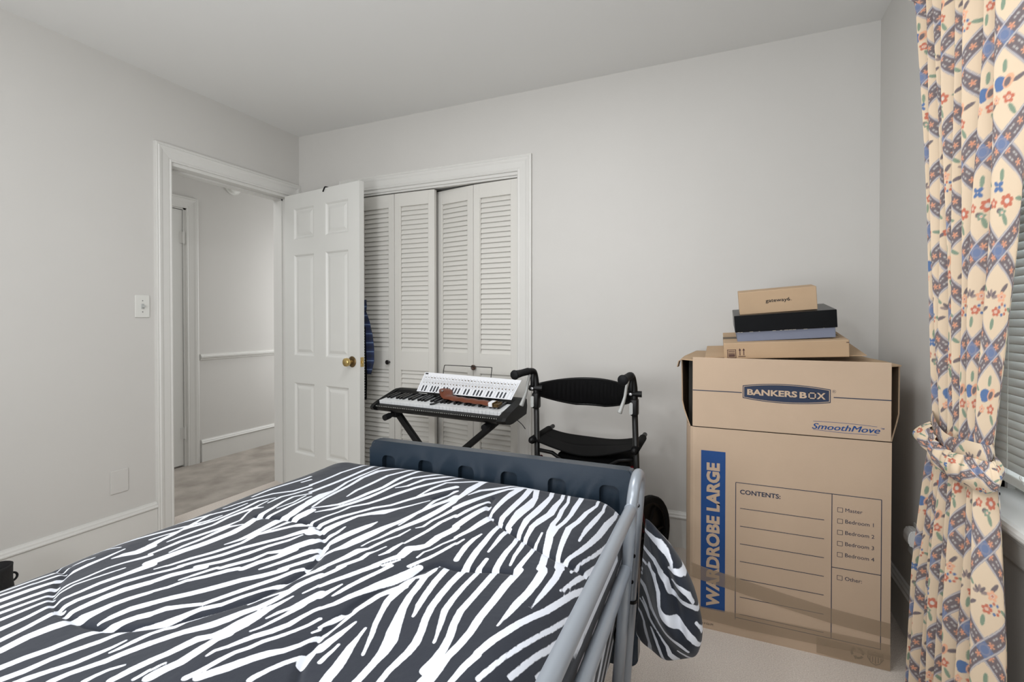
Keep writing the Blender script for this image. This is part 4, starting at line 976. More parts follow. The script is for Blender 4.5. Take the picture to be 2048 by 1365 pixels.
def lobe():
    LC = [(2.567, -1.19, 0.589), (2.58, -1.2, 0.587), (2.607, -1.23, 0.574), (2.645, -1.27, 0.553), (2.677, -1.29, 0.517), (2.699, -1.3, 0.477), (2.712, -1.3, 0.43), (2.719, -1.3, 0.387), (2.715, -1.29, 0.341), (2.701, -1.28, 0.305), (2.667, -1.27, 0.281), (2.626, -1.25, 0.262), (2.585, -1.23, 0.257), (2.557, -1.2, 0.25), (2.541, -1.19, 0.269), (2.547, -1.19, 0.33), (2.553, -1.19, 0.416), (2.561, -1.19, 0.502)]
    LP = [(2.579, 0.625), (2.59, 0.62), (2.613, 0.595), (2.646, 0.557), (2.676, 0.512), (2.698, 0.466), (2.711, 0.419), (2.718, 0.375), (2.715, 0.334), (2.701, 0.305), (2.668, 0.287), (2.629, 0.282), (2.591, 0.29), (2.568, 0.302), (2.556, 0.326), (2.561, 0.383), (2.567, 0.463), (2.574, 0.544)]
    P = np.array([tuple(p) for p in smoothpath(LC + [LC[0]], 14)])[:-1]
    Q = np.array([tuple(p) for p in smoothpath([(a, z, 0) for a, z in LP + [LP[0]]], 14)])[:-1, :2]
    n = len(P)
    c = np.array([2.625, -1.245, 0.42]); cq_ = np.array([2.635, 0.44])
    m = 96
    t = (math.pi * np.arange(m + 1) / m)[:, None]
    r = np.sin(t); q = -np.cos(t) + 0 * P[:, 0][None, :]
    X = c[0] + (P[:, 0] - c[0])[None] * r; Z = c[2] + (P[:, 2] - c[2])[None] * r
    U = cq_[0] + (Q[:, 0] - cq_[0])[None] * r; V = cq_[1] + (Q[:, 1] - cq_[1])[None] * r
    g = np.clip((X - 2.55) / 0.09, 0, 1); g = g * g * (3 - 2 * g)
    Y = c[1] + (P[:, 1] - c[1])[None] * r + q * (0.020 + 0.066 * g)
    f = np.clip(-q, 0, 1)
    # creases on the face
    s1 = (Z - 0.44) + 0.9 * (X - 2.64)
    s2 = (X - 2.655) + 0.25 * (Z - 0.45)
    Y = Y + f * (0.030 * np.exp(-(s2 / 0.014) ** 2) * np.clip((Z - 0.34) / 0.05, 0, 1) + 0.018 * np.sin(s1 * 42) * g)
    v, _ = seg_field(U, V, dec(LOBE), -0.02, 0.08)
    return grid_mesh('lobe', np.stack([X, Y, Z], -1), v, 'stripe', wrap=True)

def join_meshes(a, b_, name, attr):
    na = len(a.vertices); nb = len(b_.vertices)
    co = np.empty((na + nb) * 3, np.float32)
    t = np.empty(na * 3, np.float32); a.vertices.foreach_get('co', t); co[:na * 3] = t
    t = np.empty(nb * 3, np.float32); b_.vertices.foreach_get('co', t); co[na * 3:] = t
    va = np.empty(na, np.float32); a.attributes[attr].data.foreach_get('value', va)
    vb = np.empty(nb, np.float32); b_.attributes[attr].data.foreach_get('value', vb)
    la = np.empty(len(a.loops), np.int32); a.loops.foreach_get('vertex_index', la)
    lb = np.empty(len(b_.loops), np.int32); b_.loops.foreach_get('vertex_index', lb)
    l = np.concatenate([la, lb + na])
    me = bpy.data.meshes.new(name)
    me.vertices.add(na + nb); me.vertices.foreach_set('co', co)
    me.loops.add(len(l)); me.loops.foreach_set('vertex_index', l)
    nf = len(l) // 4
    me.polygons.add(nf); me.polygons.foreach_set('loop_start', np.arange(0, nf * 4, 4, dtype=np.int32))
    me.update(calc_edges=True); me.shade_smooth()
    at = me.attributes.new(attr, 'FLOAT', 'POINT'); at.data.foreach_set('value', np.concatenate([va, vb]))
    bpy.data.meshes.remove(a); bpy.data.meshes.remove(b_)
    return me
cme = join_meshes(comforter(), lobe(), 'comforter', 'stripe')
link('comforter', cme, M['zebra'], None, 'black and white zebra striped quilted comforter spread over the bed', 'comforter')

# ---------------------------------------------------------------- rollator
ro = root('rollator', (2.21, -0.5, 0), 'black folding rollator walker with fabric seat and backrest behind the footboard', 'walker')
def post(xb, xt, name='post'):
    bm = NB(); tube(bm, [(xb, -0.515, 0.10), (xb, -0.505, 0.45), (xt, -0.5, 0.80)], 0.0125, 14)
    return obj(name, bm, M['blacktube'], ro, True)
pl = post(1.992, 1.984); pr = post(2.436, 2.424)
def handle(x, gx, dx):
    bm = NB()
    tube(bm, smoothpath([(x, -0.5, 0.79), (x - 0.002, -0.498, 0.85), (x - 0.008, -0.498, 0.892), (x - 0.012, -0.512, 0.909), (gx + (x - gx) * 0.5, -0.545, 0.911)], 5), 0.0145, 14)
    h = obj('handle', bm, M['black'], ro, True)
    bm = NB()
    p0 = Vector((gx + (x - gx) * 0.55, -0.535, 0.911)); p1 = Vector((gx, -0.635, 0.902))
    pts = [p0 + (p1 - p0) * t for t in (0, 0.1, 0.3, 0.5, 0.7, 0.86, 0.93, 1.0)]
    tube(bm, pts, [0.016, 0.0165, 0.0158, 0.0160, 0.0172, 0.019, 0.022, 0.0195], 18)
    obj('grip', bm, M['rubber'], h, True)
    bm = NB()
    q = [(x - 0.020, -0.530, 0.895), (x - 0.028, -0.532, 0.860), (x - 0.034, -0.535, 0.82), (x - 0.045, -0.545, 0.78), (x - 0.053, -0.552, 0.755)]
    tube(bm, smoothpath(q, 5), [0.0095] * 4 + [0.009] * 6 + [0.009 + 0.0005 * i for i in range(8)] + [0.0132, 0.014, 0.0115], 10, sy=0.7)
    obj('brake_lever', bm, M['levergrey'], h, True)
    bm = NB()
    bx(bm, (x - 0.022, -0.522, 0.842), (x - 0.004, -0.498, 0.900), 0.005)
    bx(bm, (x - 0.016, -0.520, 0.740), (x + 0.016, -0.478, 0.812), 0.008, 3)
    tube(bm, [(x - 0.030, -0.506, 0.832), (x + 0.030, -0.500, 0.832)], 0.013, 14)
    obj('bracket', bm, M['black'], h, 'auto')
    bm = NB()
    prism(bm, rrect(x - 0.017, 0.748, x - 0.003, 0.798, 0.0065, 5), -0.5275, -0.519, 'XZ')
    obj('height_lever', bm, M['levergrey'], h, 'auto')
    bm = NB(); lathe(bm, [(0.006, 0), (0.006, 0.004), (0.0, 0.005)], (0, 0, 0), 'Z', 10, Matrix.Translation((x - 0.012, -0.521, 0.832)) @ Matrix.Rotation(R(90), 4, 'X'))
    tube(bm, [(x - 0.040, -0.506, 0.832), (x - 0.030, -0.506, 0.832)], 0.008, 10)
    obj('bolt', bm, M['steel'], h, 'auto')
handle(1.984, 1.930, 0); handle(2.424, 2.398, 0)
# backrest strap, bowed away from the user
def sheet(P, th, name, m, parent, **kw):
    nv, nu = P.shape[:2]
    me = grid_mesh(name, P)
    bm = NB(); bm.from_mesh(me); bpy.data.meshes.remove(me)
    bmesh.ops.recalc_face_normals(bm, faces=bm.faces)
    bmesh.ops.solidify(bm, geom=bm.faces[:], thickness=th)
    return obj(name, bm, m, parent, True, **kw)
nu, nv = 90, 10
u = np.linspace(0, 1, nu)[None, :]; w = np.linspace(0, 1, nv)[:, None]
bow = 1 - (2 * u - 1) ** 2
tz = 0.846 + 0.024 * bow ** 0.8; bz = 0.806 - 0.055 * np.clip(bow * 1.1, 0, 1) ** 0.9
PX = 1.984 + 0.44 * u + 0 * w
PY = -0.497 + 0.135 * bow + 0.012 * np.sin(w * np.pi) * 0 + 0.0035 * np.sin(u * 150) * np.sin(w * np.pi) * np.clip(bow * 1.6 - 0.3, 0, 1) - 0.010 * np.sin(w * np.pi)
PZ = bz + (tz - bz) * w + 0 * u
sheet(np.stack([PX, PY, PZ], -1), 0.006, 'backrest', M['blackcloth'], ro)
bm = NB()
for zz in (tz, bz):
    tube(bm, [(1.984 + 0.44 * t, -0.499 + 0.135 * (1 - (2 * t - 1) ** 2), float(np.interp(t, u[0], zz[0]))) for t in np.linspace(0, 1, 24)], 0.006, 8)
obj('backrest_piping', bm, M['black'], ro, True)
# seat sling
nu, nv = 60, 30
u = np.linspace(0, 1, nu)[None, :]; w = np.linspace(0, 1, nv)[:, None]
bow = 1 - (2 * u - 1) ** 2
PX = 1.976 + 0.452 * u + 0 * w
PY = -0.525 + 0.245 * w + 0 * u
PZ = 0.600 - (0.046 - 0.018 * w) * bow + 0.003 * np.sin(u * 9 + w * 4) - 0.004 * np.exp(-((w - 0.45 - 0.1 * u) / 0.03) ** 2) * bow
sheet(np.stack([PX, PY, PZ], -1), 0.005, 'seat', M['blackcloth'], ro)
for x in (1.976, 2.430):
    bm = NB(); tube(bm, [(x, -0.535, 0.600), (x, -0.30, 0.602)], 0.0165, 12); obj('seat_sleeve', bm, M['blackcloth'], ro, True)
    bm = NB(); tube(bm, [(x, -0.55, 0.600), (x, -0.235, 0.604)], 0.0105, 12); obj('seat_bar', bm, M['black'], ro, True)
# cross brace, pouch, front legs and wheels
bm = NB(); tube(bm, [(2.005, -0.515, 0.555), (2.06, -0.50, 0.545), (2.20, -0.49, 0.46), (2.42, -0.49, 0.36)], 0.009, 8); tube(bm, [(2.42, -0.50, 0.555), (2.36, -0.50, 0.545), (2.22, -0.485, 0.46), (2.00, -0.49, 0.36)], 0.009, 8)
obj('cross_brace', bm, M['black'], ro, True)
bm = NB(); bx(bm, (2.075, -0.485, 0.36), (2.405, -0.30, 0.545), 0.02, 3); obj('pouch', bm, M['blackcloth'], ro, 'auto')
for x in (2.004, 2.420):
    bm = NB(); tube(bm, smoothpath([(x, -0.50, 0.52), (x, -0.44, 0.42), (x + (0.012 if x > 2.2 else -0.012), -0.36, 0.27), (x + (0.02 if x > 2.2 else -0.02), -0.345, 0.19)], 5), 0.0125, 12); obj('front_leg', bm, M['red'], ro, True)
def wheel(cx, cy, r, yaw):
    MW = Matrix.Translation((cx, cy, r)) @ Matrix.Rotation(R(yaw), 4, 'Z')
    bm = NB()
    lathe(bm, [(r - 0.030, -0.010), (r - 0.024, -0.015), (r - 0.006, -0.016), (r, -0.009), (r, 0.009), (r - 0.006, 0.016), (r - 0.024, 0.015), (r - 0.030, 0.010), (r - 0.030, -0.010)], (0, 0, 0), 'X', 40, MW)
    wl = obj('wheel', bm, M['rubber'], ro, 'auto')
    bm = NB()
    lathe(bm, [(r - 0.030, -0.008), (r - 0.040, -0.008), (r - 0.040, 0.008), (r - 0.030, 0.008), (r - 0.030, -0.008)], (0, 0, 0), 'X', 40, MW)
    lathe(bm, [(0.0, -0.016), (0.022, -0.016), (0.022, 0.016), (0.0, 0.016)], (0, 0, 0), 'X', 16, MW)
    for k in range(6):
        a = 2 * math.pi * k / 6
        tube(bm, [MW @ Vector((0, 0.02 * math.cos(a), 0.02 * math.sin(a))), MW @ Vector((0, (r - 0.036) * math.cos(a), (r - 0.036) * math.sin(a)))], 0.006, 6)
    obj('rim', bm, M['blacktube'], wl, 'auto')
wheel(2.455, -0.34, 0.175, -24); wheel(1.975, -0.34, 0.175, 12)
wheel(2.452, -0.69, 0.10, 0); wheel(1.975, -0.69, 0.10, 0)
for x in (1.992, 2.436):
    bm = NB(); tube(bm, [(x, -0.513, 0.30), (x, -0.60, 0.16), (x, -0.69, 0.10)], 0.011, 10); obj('rear_leg', bm, M['blacktube'], ro, True)

# ---------------------------------------------------------------- keyboard on its stand
KO = Vector((1.00257839, -0.38001432, 0.69374122)); kx = Vector((0.99693517, -0.07823212, 0)); ky = Vector((0.07747498, 0.98728681, 0.13878896)); kz = Vector((-0.01085775, -0.13836359, 0.99032198))
KM = Matrix(((kx.x, ky.x, kz.x, KO.x), (kx.y, ky.y, kz.y, KO.y), (kx.z, ky.z, kz.z, KO.z), (0, 0, 0, 1)))
def K(x, y, z): return KM @ Vector((x, y, z))
kb = root('electronic_keyboard', K(0.39, 0.08, -0.062), 'black electronic piano keyboard with white keys on a black stand before the closet', 'keyboard')
KW = 0.78
b = NB()
body = [(-0.034, -0.016), (-0.030, -0.040), (-0.006, -0.058), (0.03, -0.062), (0.19, -0.060), (0.205, -0.02), (0.204, 0.014), (0.192, 0.021), (0.165, 0.018), (0.136, 0.008), (0.134, -0.022), (-0.002, -0.022), (-0.004, -0.016)]
prism(b, body, 0.0, KW, 'YZ', KM)
cheek = [(-0.044, -0.026), (-0.036, -0.042), (-0.006, -0.058), (0.03, -0.062), (0.19, -0.060), (0.205, -0.02), (0.204, 0.014), (0.192, 0.021), (0.165, 0.019), (0.120, 0.012), (0.02, -0.002), (-0.030, -0.014)]
bl_ = [(y if y > -0.01 else y * 1.25, z) for y, z in cheek]
def loft(bm, stations):
    rings = []
    for x, sy, y0 in stations:
        rings.append([bm.verts.new(K(x, y0 + (y - y0) * sy, z)) for y, z in bl_])
    n = len(bl_)
    for A, B in zip(rings[:-1], rings[1:]):
        for i in range(n): bm.faces.new((A[i], A[(i + 1) % n], B[(i + 1) % n], B[i]))
    bm.faces.new(rings[0]); bm.faces.new(rings[-1])
loft(b, [(0.0, 1.0, 0.0), (-0.008, 0.98, 0.02), (-0.022, 0.90, -0.04)])
loft(b, [(KW, 1.0, 0.0), (KW + 0.028, 0.99, 0.05), (KW + 0.045, 0.93, 0.08)])
obj('keyboard_body', b, M['kbody'], kb)
nw = 36; pw = KW / nw
wk = NB(); bx(wk, (0.0006, 0.0, -0.018), (pw - 0.0006, 0.132, 0.0), 0.0008, 1)
wme = bpy.data.meshes.new('white_key'); wk.to_mesh(wme); wk.free()
bk = NB(); bx(bk, (-0.0066, 0.044, -0.01), (0.0066, 0.133, 0.0115), 0.0015, 1)
for v in bk.verts:
    if v.co.y < 0.055 and v.co.z > 0: v.co.y += 0.005
bme = bpy.data.meshes.new('black_key'); bk.to_mesh(bme); bk.free()
def key(name, me, m, x):
    o = bpy.data.objects.new(name, me)
    if not me.materials: me.materials.append(m)
    COL.objects.link(o)
    o.parent = kb; o.matrix_parent_inverse = kb.matrix_basis.inverted()
    o.matrix_basis = KM @ Matrix.Translation((x, 0, 0))
for i in range(nw): key('white_key', wme, M['keywhite'], i * pw)
for i in range(nw - 1):
    if i % 7 in (0, 1, 3, 4, 5): key('black_key', bme, M['keyblack'], (i + 1) * pw + (-0.0012 if i % 7 in (0, 3) else 0.0012 if i % 7 in (1, 5) else 0))
b = NB()
for k in range(62):
    x = 0.006 + k * 0.0125
    wv = 0.0045 if (k * 7) % 5 else 0.006
    quad(b, K(x, -0.0343, -0.024), K(x + wv, -0.0343, -0.024), K(x + wv, -0.0349, -0.0185), K(x, -0.0349, -0.0185))
obj('note_print', b, M['levergrey'], kb, kind='stuff')
b = NB(); quad(b, K(0.165, 0.142, 0.0125), K(0.225, 0.142, 0.0125), K(0.225, 0.149, 0.0145), K(0.165, 0.149, 0.0145))
obj('panel_print', b, M['levergrey'], kb)
for i in range(9):
    b = NB(); bx(b, (0.26 + i * 0.05, 0.150, 0.012), (0.285 + i * 0.05, 0.160, 0.0195), 0.001, 1, KM)
    obj('button', b, M['black'], kb)
b = NB(); tube(b, smoothpath([K(0.283, 0.19, 0.012), K(0.283, 0.215, 0.064), K(0.300, 0.222, 0.150), K(0.306, 0.223, 0.161), K(0.320, 0.223, 0.164), K(0.450, 0.223, 0.164), K(0.600, 0.223, 0.164), K(0.612, 0.223, 0.161), K(0.612, 0.222, 0.150), K(0.598, 0.215, 0.064), K(0.598, 0.19, 0.012)], 5), 0.0021, 8)
obj('music_rest', b, M['blacktube'], kb, True)
b = NB(); tube(b, smoothpath([K(0.80, 0.10, -0.060), K(0.835, 0.10, -0.085), K(0.86, 0.09, -0.105)], 5), 0.002, 6)
obj('power_cord', b, M['black'], kb, True)

# X stand
ks = root('keyboard_stand', (1.34, -0.28, 0), 'black folding X-shaped stand carrying the keyboard', 'stand')
def leg(xa, za, xb, zb, y):
    d = Vector((xb - xa, 0, zb - za)); L = d.length; ang = math.atan2(d.z, d.x)
    bm = NB(); bx(bm, (0, -0.013, -0.017), (L, 0.013, 0.017), 0.004, 2, Matrix.Translation((xa, y, za)) @ Matrix.Rotation(-ang, 4, 'Y'))
    return obj('leg', bm, M['black'], ks, 'auto')
leg(1.066, 0.632, 1.607, 0.024, -0.315)
leg(1.703, 0.626, 0.990, 0.024, -0.285)
b = NB(); lathe(b, [(0.03, -0.05), (0.032, -0.045), (0.032, 0.03), (0.02, 0.04), (0.0, 0.04)], (1.345, -0.30, 0.318), 'Y', 20); obj('pivot', b, M['black'], ks, 'auto')
def arm(x, y0, y1, dz=-0.078):
    bm = NB(); tube(bm, [K(x, y0, dz), K(x, y1, dz)], 0.0135, 12); a_ = obj('support_arm', bm, M['black'], ks, True)
    bm = NB(); tube(bm, [K(x, y0 - 0.006, dz), K(x, y0 + 0.035, dz)], [0.0165, 0.0165], 14); tube(bm, [K(x, y1 - 0.03, dz), K(x, y1 + 0.005, dz)], 0.0165, 14); obj('end_cap', bm, M['rubber'], a_, 'auto')
    bm = NB(); bx(bm, (x - 0.018, 0.015, dz - 0.02), (x + 0.018, 0.075, dz + 0.0155), 0.004, 2, KM); obj('arm_pad', bm, M['rubber'], a_, 'auto')
arm(0.078, -0.048, 0.17); arm(0.692, -0.020, 0.17)
for x in (1.607, 0.990):
    bm = NB(); tube(bm, [(x, -0.50, 0.02), (x, -0.09, 0.02)], 0.0145, 12); obj('foot', bm, M['black'], ks, True)
    bm = NB()
    for y in (-0.50, -0.10): tube(bm, [(x, y - 0.012, 0.02), (x, y + 0.022, 0.02)], 0.0195, 12)
    obj('end_cap', bm, M['rubber'], ks, 'auto')

# note chart standing on the keyboard
NCs = [(0.145, 0.151, 0.0205), (0.763, 0.142, 0.0205), (0.797, 0.205, 0.110), (0.174, 0.208, 0.120)]
C4 = [K(*p) for p in NCs]
ex = (C4[1] - C4[0]); ey = (C4[3] - C4[0]); nrm = ex.cross(ey).normalized()
if nrm.y > 0: nrm = -nrm
def CP(s, t, off=0.0): return C4[0] * ((1 - s) * (1 - t)) + C4[1] * (s * (1 - t)) + C4[2] * (s * t) + C4[3] * ((1 - s) * t) + nrm * off
nc = root('note_chart', C4[0], 'long white card chart of piano notes standing against the music rest', 'chart')
b = NB()
A = [b.verts.new(CP(*q)) for q in ((0, 0), (1, 0), (1, 1), (0, 1))]; B = [b.verts.new(CP(*q, -0.003)) for q in ((0, 0), (1, 0), (1, 1), (0, 1))]
b.faces.new(A); b.faces.new(B)
for i in range(4): b.faces.new((A[i], A[(i + 1) % 4], B[(i + 1) % 4], B[i]))
obj('card', b, M['paper'], nc)
b = NB()
def cq(s0, t0, s1, t1, o=0.0006): quad(b, CP(s0, t0, o), CP(s1, t0, o), CP(s1, t1, o), CP(s0, t1, o))
ncol = 29
for i in range(ncol + 1):
    s = 0.02 + 0.965 * i / ncol
    cq(s - 0.0009, 0.03, s + 0.0009, 0.84)
obj('column_lines', b, M['greybox'], nc, kind='stuff')
b = NB()
for i in range(1, ncol):
    if i % 7 in (1, 2, 4, 5, 6):
        s = 0.02 + 0.965 * i / ncol
        cq(s - 0.0075, 0.05, s + 0.0075, 0.33)
cq(0.012, 0.90, 0.045, 0.965)
obj('printed_keys', b, M['inkblack'], nc, kind='stuff')
b = NB()
rnd = random.Random(4)
for i in range(ncol):
    s = 0.02 + 0.965 * (i + 0.5) / ncol
    for t, hh in ((0.72, 0.05), (0.45, 0.055)):
        ww = rnd.uniform(0.003, 0.007)
        cq(s - ww, t, s + ww, t + hh)
    for t in (0.52, 0.56, 0.60, 0.64, 0.38):
        cq(s - rnd.uniform(0.006, 0.011), t, s + rnd.uniform(0.006, 0.011), t + 0.007)
obj('note_letters', b, M['inkgrey'], nc, kind='stuff')

# brown leather strap on the keys
ls = root('leather_strap', K(0.50, 0.10, 0.02), 'brown leather strap with a metal buckle end lying across the piano keys', 'strap')
prof = [(0.288, 0.222, 0.016), (0.318, 0.190, 0.033), (0.360, 0.140, 0.037), (0.402, 0.096, 0.032), (0.470, 0.075, 0.026), (0.560, 0.064, 0.025), (0.660, 0.054, 0.025), (0.690, 0.051, 0.024)]
pts = smoothpath([(a, y, w_) for a, y, w_ in prof], 5)
b = NB()
rings = []
for i, p in enumerate(pts):
    q0 = pts[max(i - 1, 0)]; q1 = pts[min(i + 1, len(pts) - 1)]
    t = Vector((q1.x - q0.x, q1.y - q0.y, 0)).normalized(); n = Vector((-t.y, t.x, 0))
    ring = []
    for k in range(12):
        a = 2 * math.pi * k / 12
        ww = p.z * (1 if i < len(pts) - 1 else 0.97)
        ring.append(b.verts.new(K(p.x + n.x * ww * math.cos(a), p.y + n.y * ww * math.cos(a), 0.0225 + 0.015 * min(1, max(0, (p.y - 0.09) / 0.06)) + 0.0105 * math.sin(a) * (1 if math.sin(a) > 0 else 0.9) + 0.002 * math.sin(p.x * 90))))
    rings.append(ring)
for A, B in zip(rings[:-1], rings[1:]):
    for k in range(12): b.faces.new((A[k], A[(k + 1) % 12], B[(k + 1) % 12], B[k]))
b.faces.new(rings[0]); b.faces.new(rings[-1])
obj('band', b, M['leather'], ls, True)
b = NB(); bx(b, (0.690, 0.030, 0.011), (0.716, 0.074, 0.034), 0.004, 2, KM); obj('label_band', b, M['paper'], ls)
b = NB(); bx(b, (0.716, 0.026, 0.012), (0.722, 0.074, 0.034), 0.001, 1, KM); bx(b, (0.722, 0.028, 0.012), (0.748, 0.036, 0.030), 0.002, 1, KM); bx(b, (0.722, 0.064, 0.012), (0.748, 0.072, 0.030), 0.002, 1, KM); bx(b, (0.742, 0.028, 0.014), (0.750, 0.072, 0.028), 0.002, 1, KM); bx(b, (0.722, 0.047, 0.014), (0.745, 0.053, 0.028), 0.001, 1, KM)
obj('buckle', b, M['darkbrass'], ls)
b = NB()
for x, y in ((0.362, 0.165), (0.352, 0.118)):
    lathe(b, [(0.007, 0.0), (0.006, 0.003), (0.0, 0.004)], (0, 0, 0), 'Z', 14, KM @ Matrix.Translation((x, y, 0.0455)))
obj('rivet', b, M['steel'], ls, 'auto')
b = NB(); tube(b, smoothpath([K(0.290, 0.205, 0.030), K(0.270, 0.16, 0.022), K(0.30, 0.125, 0.020), K(0.34, 0.13, 0.026)], 6), 0.0035, 8); obj('cord_loop', b, M['black'], ls, True)
b = NB(); tube(b, smoothpath([K(0.420, 0.065, 0.014), K(0.395, 0.045, 0.012), K(0.372, 0.018, 0.006), K(0.350, 0.004, 0.0045)], 6), [0.004] * 6 + [0.005] * 7 + [0.0065] * 6, 8, sy=0.7); obj('strap_tail', b, M['black'], ls, True)

# ---------------------------------------------------------------- tall wardrobe carton
wc = root('wardrobe_carton', (2.96, -0.35, 0), 'tall brown wardrobe moving carton with blue printing in the corner beside the window', 'carton')
CYF, CYB = -0.648, -0.045
TH = 0.004
def shell(name, loops, m, parent, inner=None, th=TH):
    bm = NB()
    for poly in loops: bm.faces.new([bm.verts.new(Vector(p)) for p in poly])
    bmesh.ops.remove_doubles(bm, verts=bm.verts, dist=1e-4)
    bmesh.ops.recalc_face_normals(bm, faces=bm.faces)
    bmesh.ops.solidify(bm, geom=bm.faces[:], thickness=th)
    return obj(name, bm, m, parent)
plan = [(2.672, CYF), (2.662, CYF + 0.003), (2.653, CYF + 0.012), (2.640, -0.58), (2.626, -0.42), (2.632, -0.20), (2.65, CYB), (3.27, CYB), (3.292, -0.25), (3.288, -0.45), (3.2655, CYF)]
b = NB()
n = len(plan)
zlev = [0.0, 0.25, 0.5, 0.745]
rings = []
for z in zlev: rings.append([b.verts.new((x, y, z)) for x, y in plan])
for A, B in zip(rings[:-1], rings[1:]):
    for i in range(n): b.faces.new((A[i], A[(i + 1) % n], B[(i + 1) % n], B[i]))
b.faces.new(rings[0])
bmesh.ops.recalc_face_normals(b, faces=b.faces)
obj('carton_body', b, M['card'], wc)
shell('side_panel', [[(2.653, CYF + 0.012, 0.745), (2.630, -0.60, 0.800), (2.622, -0.585, 0.83), (2.619, -0.58, 0.993), (2.622, -0.42, 0.993), (2.626, -0.42, 0.745)], [(2.626, -0.42, 0.745), (2.622, -0.42, 0.993), (2.650, CYB, 0.993), (2.65, CYB, 0.745)]], M['cardside'], wc)
shell('side_panel', [[(3.2655, CYF, 0.748), (3.292, -0.60, 0.800), (3.302, -0.585, 0.83), (3.304, -0.58, 0.993), (3.300, -0.42, 0.993), (3.288, -0.45, 0.745)], [(3.288, -0.45, 0.745), (3.300, -0.42, 0.993), (3.27, CYB, 0.993), (3.27, CYB, 0.745)]], M['cardside'], wc)
shell('back_panel', [[(2.65, CYB, 0.745), (3.27, CYB, 0.745), (3.27, CYB, 0.993), (2.65, CYB, 0.993)]], M['cardside'], wc)
# added dark sheet stands in for the shade behind the front flap
shell('shade_sheet', [[(2.64, -0.52, 0.70), (3.285, -0.52, 0.70), (3.285, -0.52, 0.985), (2.64, -0.52, 0.985)]], M['dark'], wc)
b = NB(); bx(b, (2.6605, CYF - 0.001, 0.7475), (3.264, CYF + 0.004, 1.004), 0.0015, 1)
obj('front_flap', b, M['card'], wc)
b = NB()
prism(b, [(2.617, -0.60), (2.664, -0.642), (3.262, -0.642), (3.302, -0.60), (3.30, -0.42), (3.27, CYB), (2.65, CYB), (2.62, -0.42)], 0.9895, 0.9935, 'XY')
obj('top_flap', b, M['card2'], wc)
shell('top_flap', [[(2.70, -0.545, 0.9955), (3.22, -0.545, 1.018), (3.22, -0.26, 1.052), (2.70, -0.26, 1.024)]], M['card2'], wc, th=0.003)
shell('top_flap', [[(3.10, -0.60, 0.9945), (3.268, -0.60, 0.9960), (3.235, -0.12, 1.012), (3.10, -0.12, 0.9945)]], M['card2'], wc, th=0.003)
shell('corner_tab', [[(2.617, -0.60, 0.992), (2.606, -0.605, 0.985), (2.600, -0.60, 0.962), (2.604, -0.565, 0.962), (2.609, -0.565, 0.985), (2.617, -0.565, 0.992)]], M['cardside'], wc, th=0.003)
b = NB(); quad(b, (2.648, -0.575, 0.9941), (2.682, -0.600, 0.9941), (2.690, -0.600, 0.9941), (2.656, -0.571, 0.9941)); obj('slot', b, M['inkblack'], wc)

FP = CYF - 0.0006
def F(x, z, o=0.0): return Vector((x, FP - o, z))
def frect(bm, x0, z0, x1, z1, o=0.0): quad(bm, F(x0, z0, o), F(x1, z0, o), F(x1, z1, o), F(x0, z1, o))
UX, UZ = (1, 0, 0), (0, 0, 1)
b = NB(); frect(b, 2.691, 0.075, 2.7735, 0.661); obj('blue_banner', b, M['inkblue'], wc)
b = NB(); add_text(b, 'WARDROBE LARGE', F(2.7325, 0.352, 0.0005), (0, 0, 1), (-1, 0, 0), w=0.532, h=0.046, bold=0.045)
obj('banner_lettering', b, M['card'], wc)
b = NB()
lw = 0.0009
def hl(x0, x1, z, t=lw): frect(b, x0, z - t, x1, z + t)
def vl(x, z0, z1, t=lw): frect(b, x - t, z0, x + t, z1)
hl(2.808, 3.2395, 0.556, 0.0011); vl(2.808, 0.058, 0.556, 0.0011); vl(3.2395, 0.063, 0.556, 0.0011); hl(2.808, 3.2395, 0.0655, 0.0011); vl(3.1025, 0.0655, 0.556, 0.0011); hl(3.1025, 3.2395, 0.3085, 0.0011)
for z in (0.464, 0.3995, 0.3355, 0.272, 0.208, 0.1425, 0.080): hl(2.8225, 3.0805, z, 0.0010)
for z in (0.5055, 0.4675, 0.4295, 0.392, 0.3545, 0.2765):
    x0 = 3.1185; s_ = 0.0145
    hl(x0, x0 + s_, z - s_ / 2, 0.0006); hl(x0, x0 + s_, z + s_ / 2, 0.0006); vl(x0, z - s_ / 2, z + s_ / 2, 0.0006); vl(x0 + s_, z - s_ / 2, z + s_ / 2, 0.0006)
obj('form_lines', b, M['inknavy'], wc)
b = NB(); add_text(b, 'CONTENTS:', F(2.822, 0.524), UX, UZ, w=0.128, h=0.0165, bold=0.02, align='LEFT'); obj('form_lettering', b, M['inknavy'], wc)
for t, z in (('Master', 0.507), ('Bedroom 1', 0.469), ('Bedroom 2', 0.431), ('Bedroom 3', 0.3935), ('Bedroom 4', 0.356), ('Other:', 0.277)):
    b = NB(); add_text(b, t, F(3.1405, z), UX, UZ, h=0.0125 if t[0] != 'M' else 0.012, align='LEFT')
    obj('form_lettering', b, M['inknavy'], wc)
b = NB(); add_text(b, '11.3 CU FT.', F(2.694, 0.0185), UX, UZ, w=0.043, h=0.007, bold=0.02, align='LEFT'); obj('volume_lettering', b, M['inkblack'], wc)
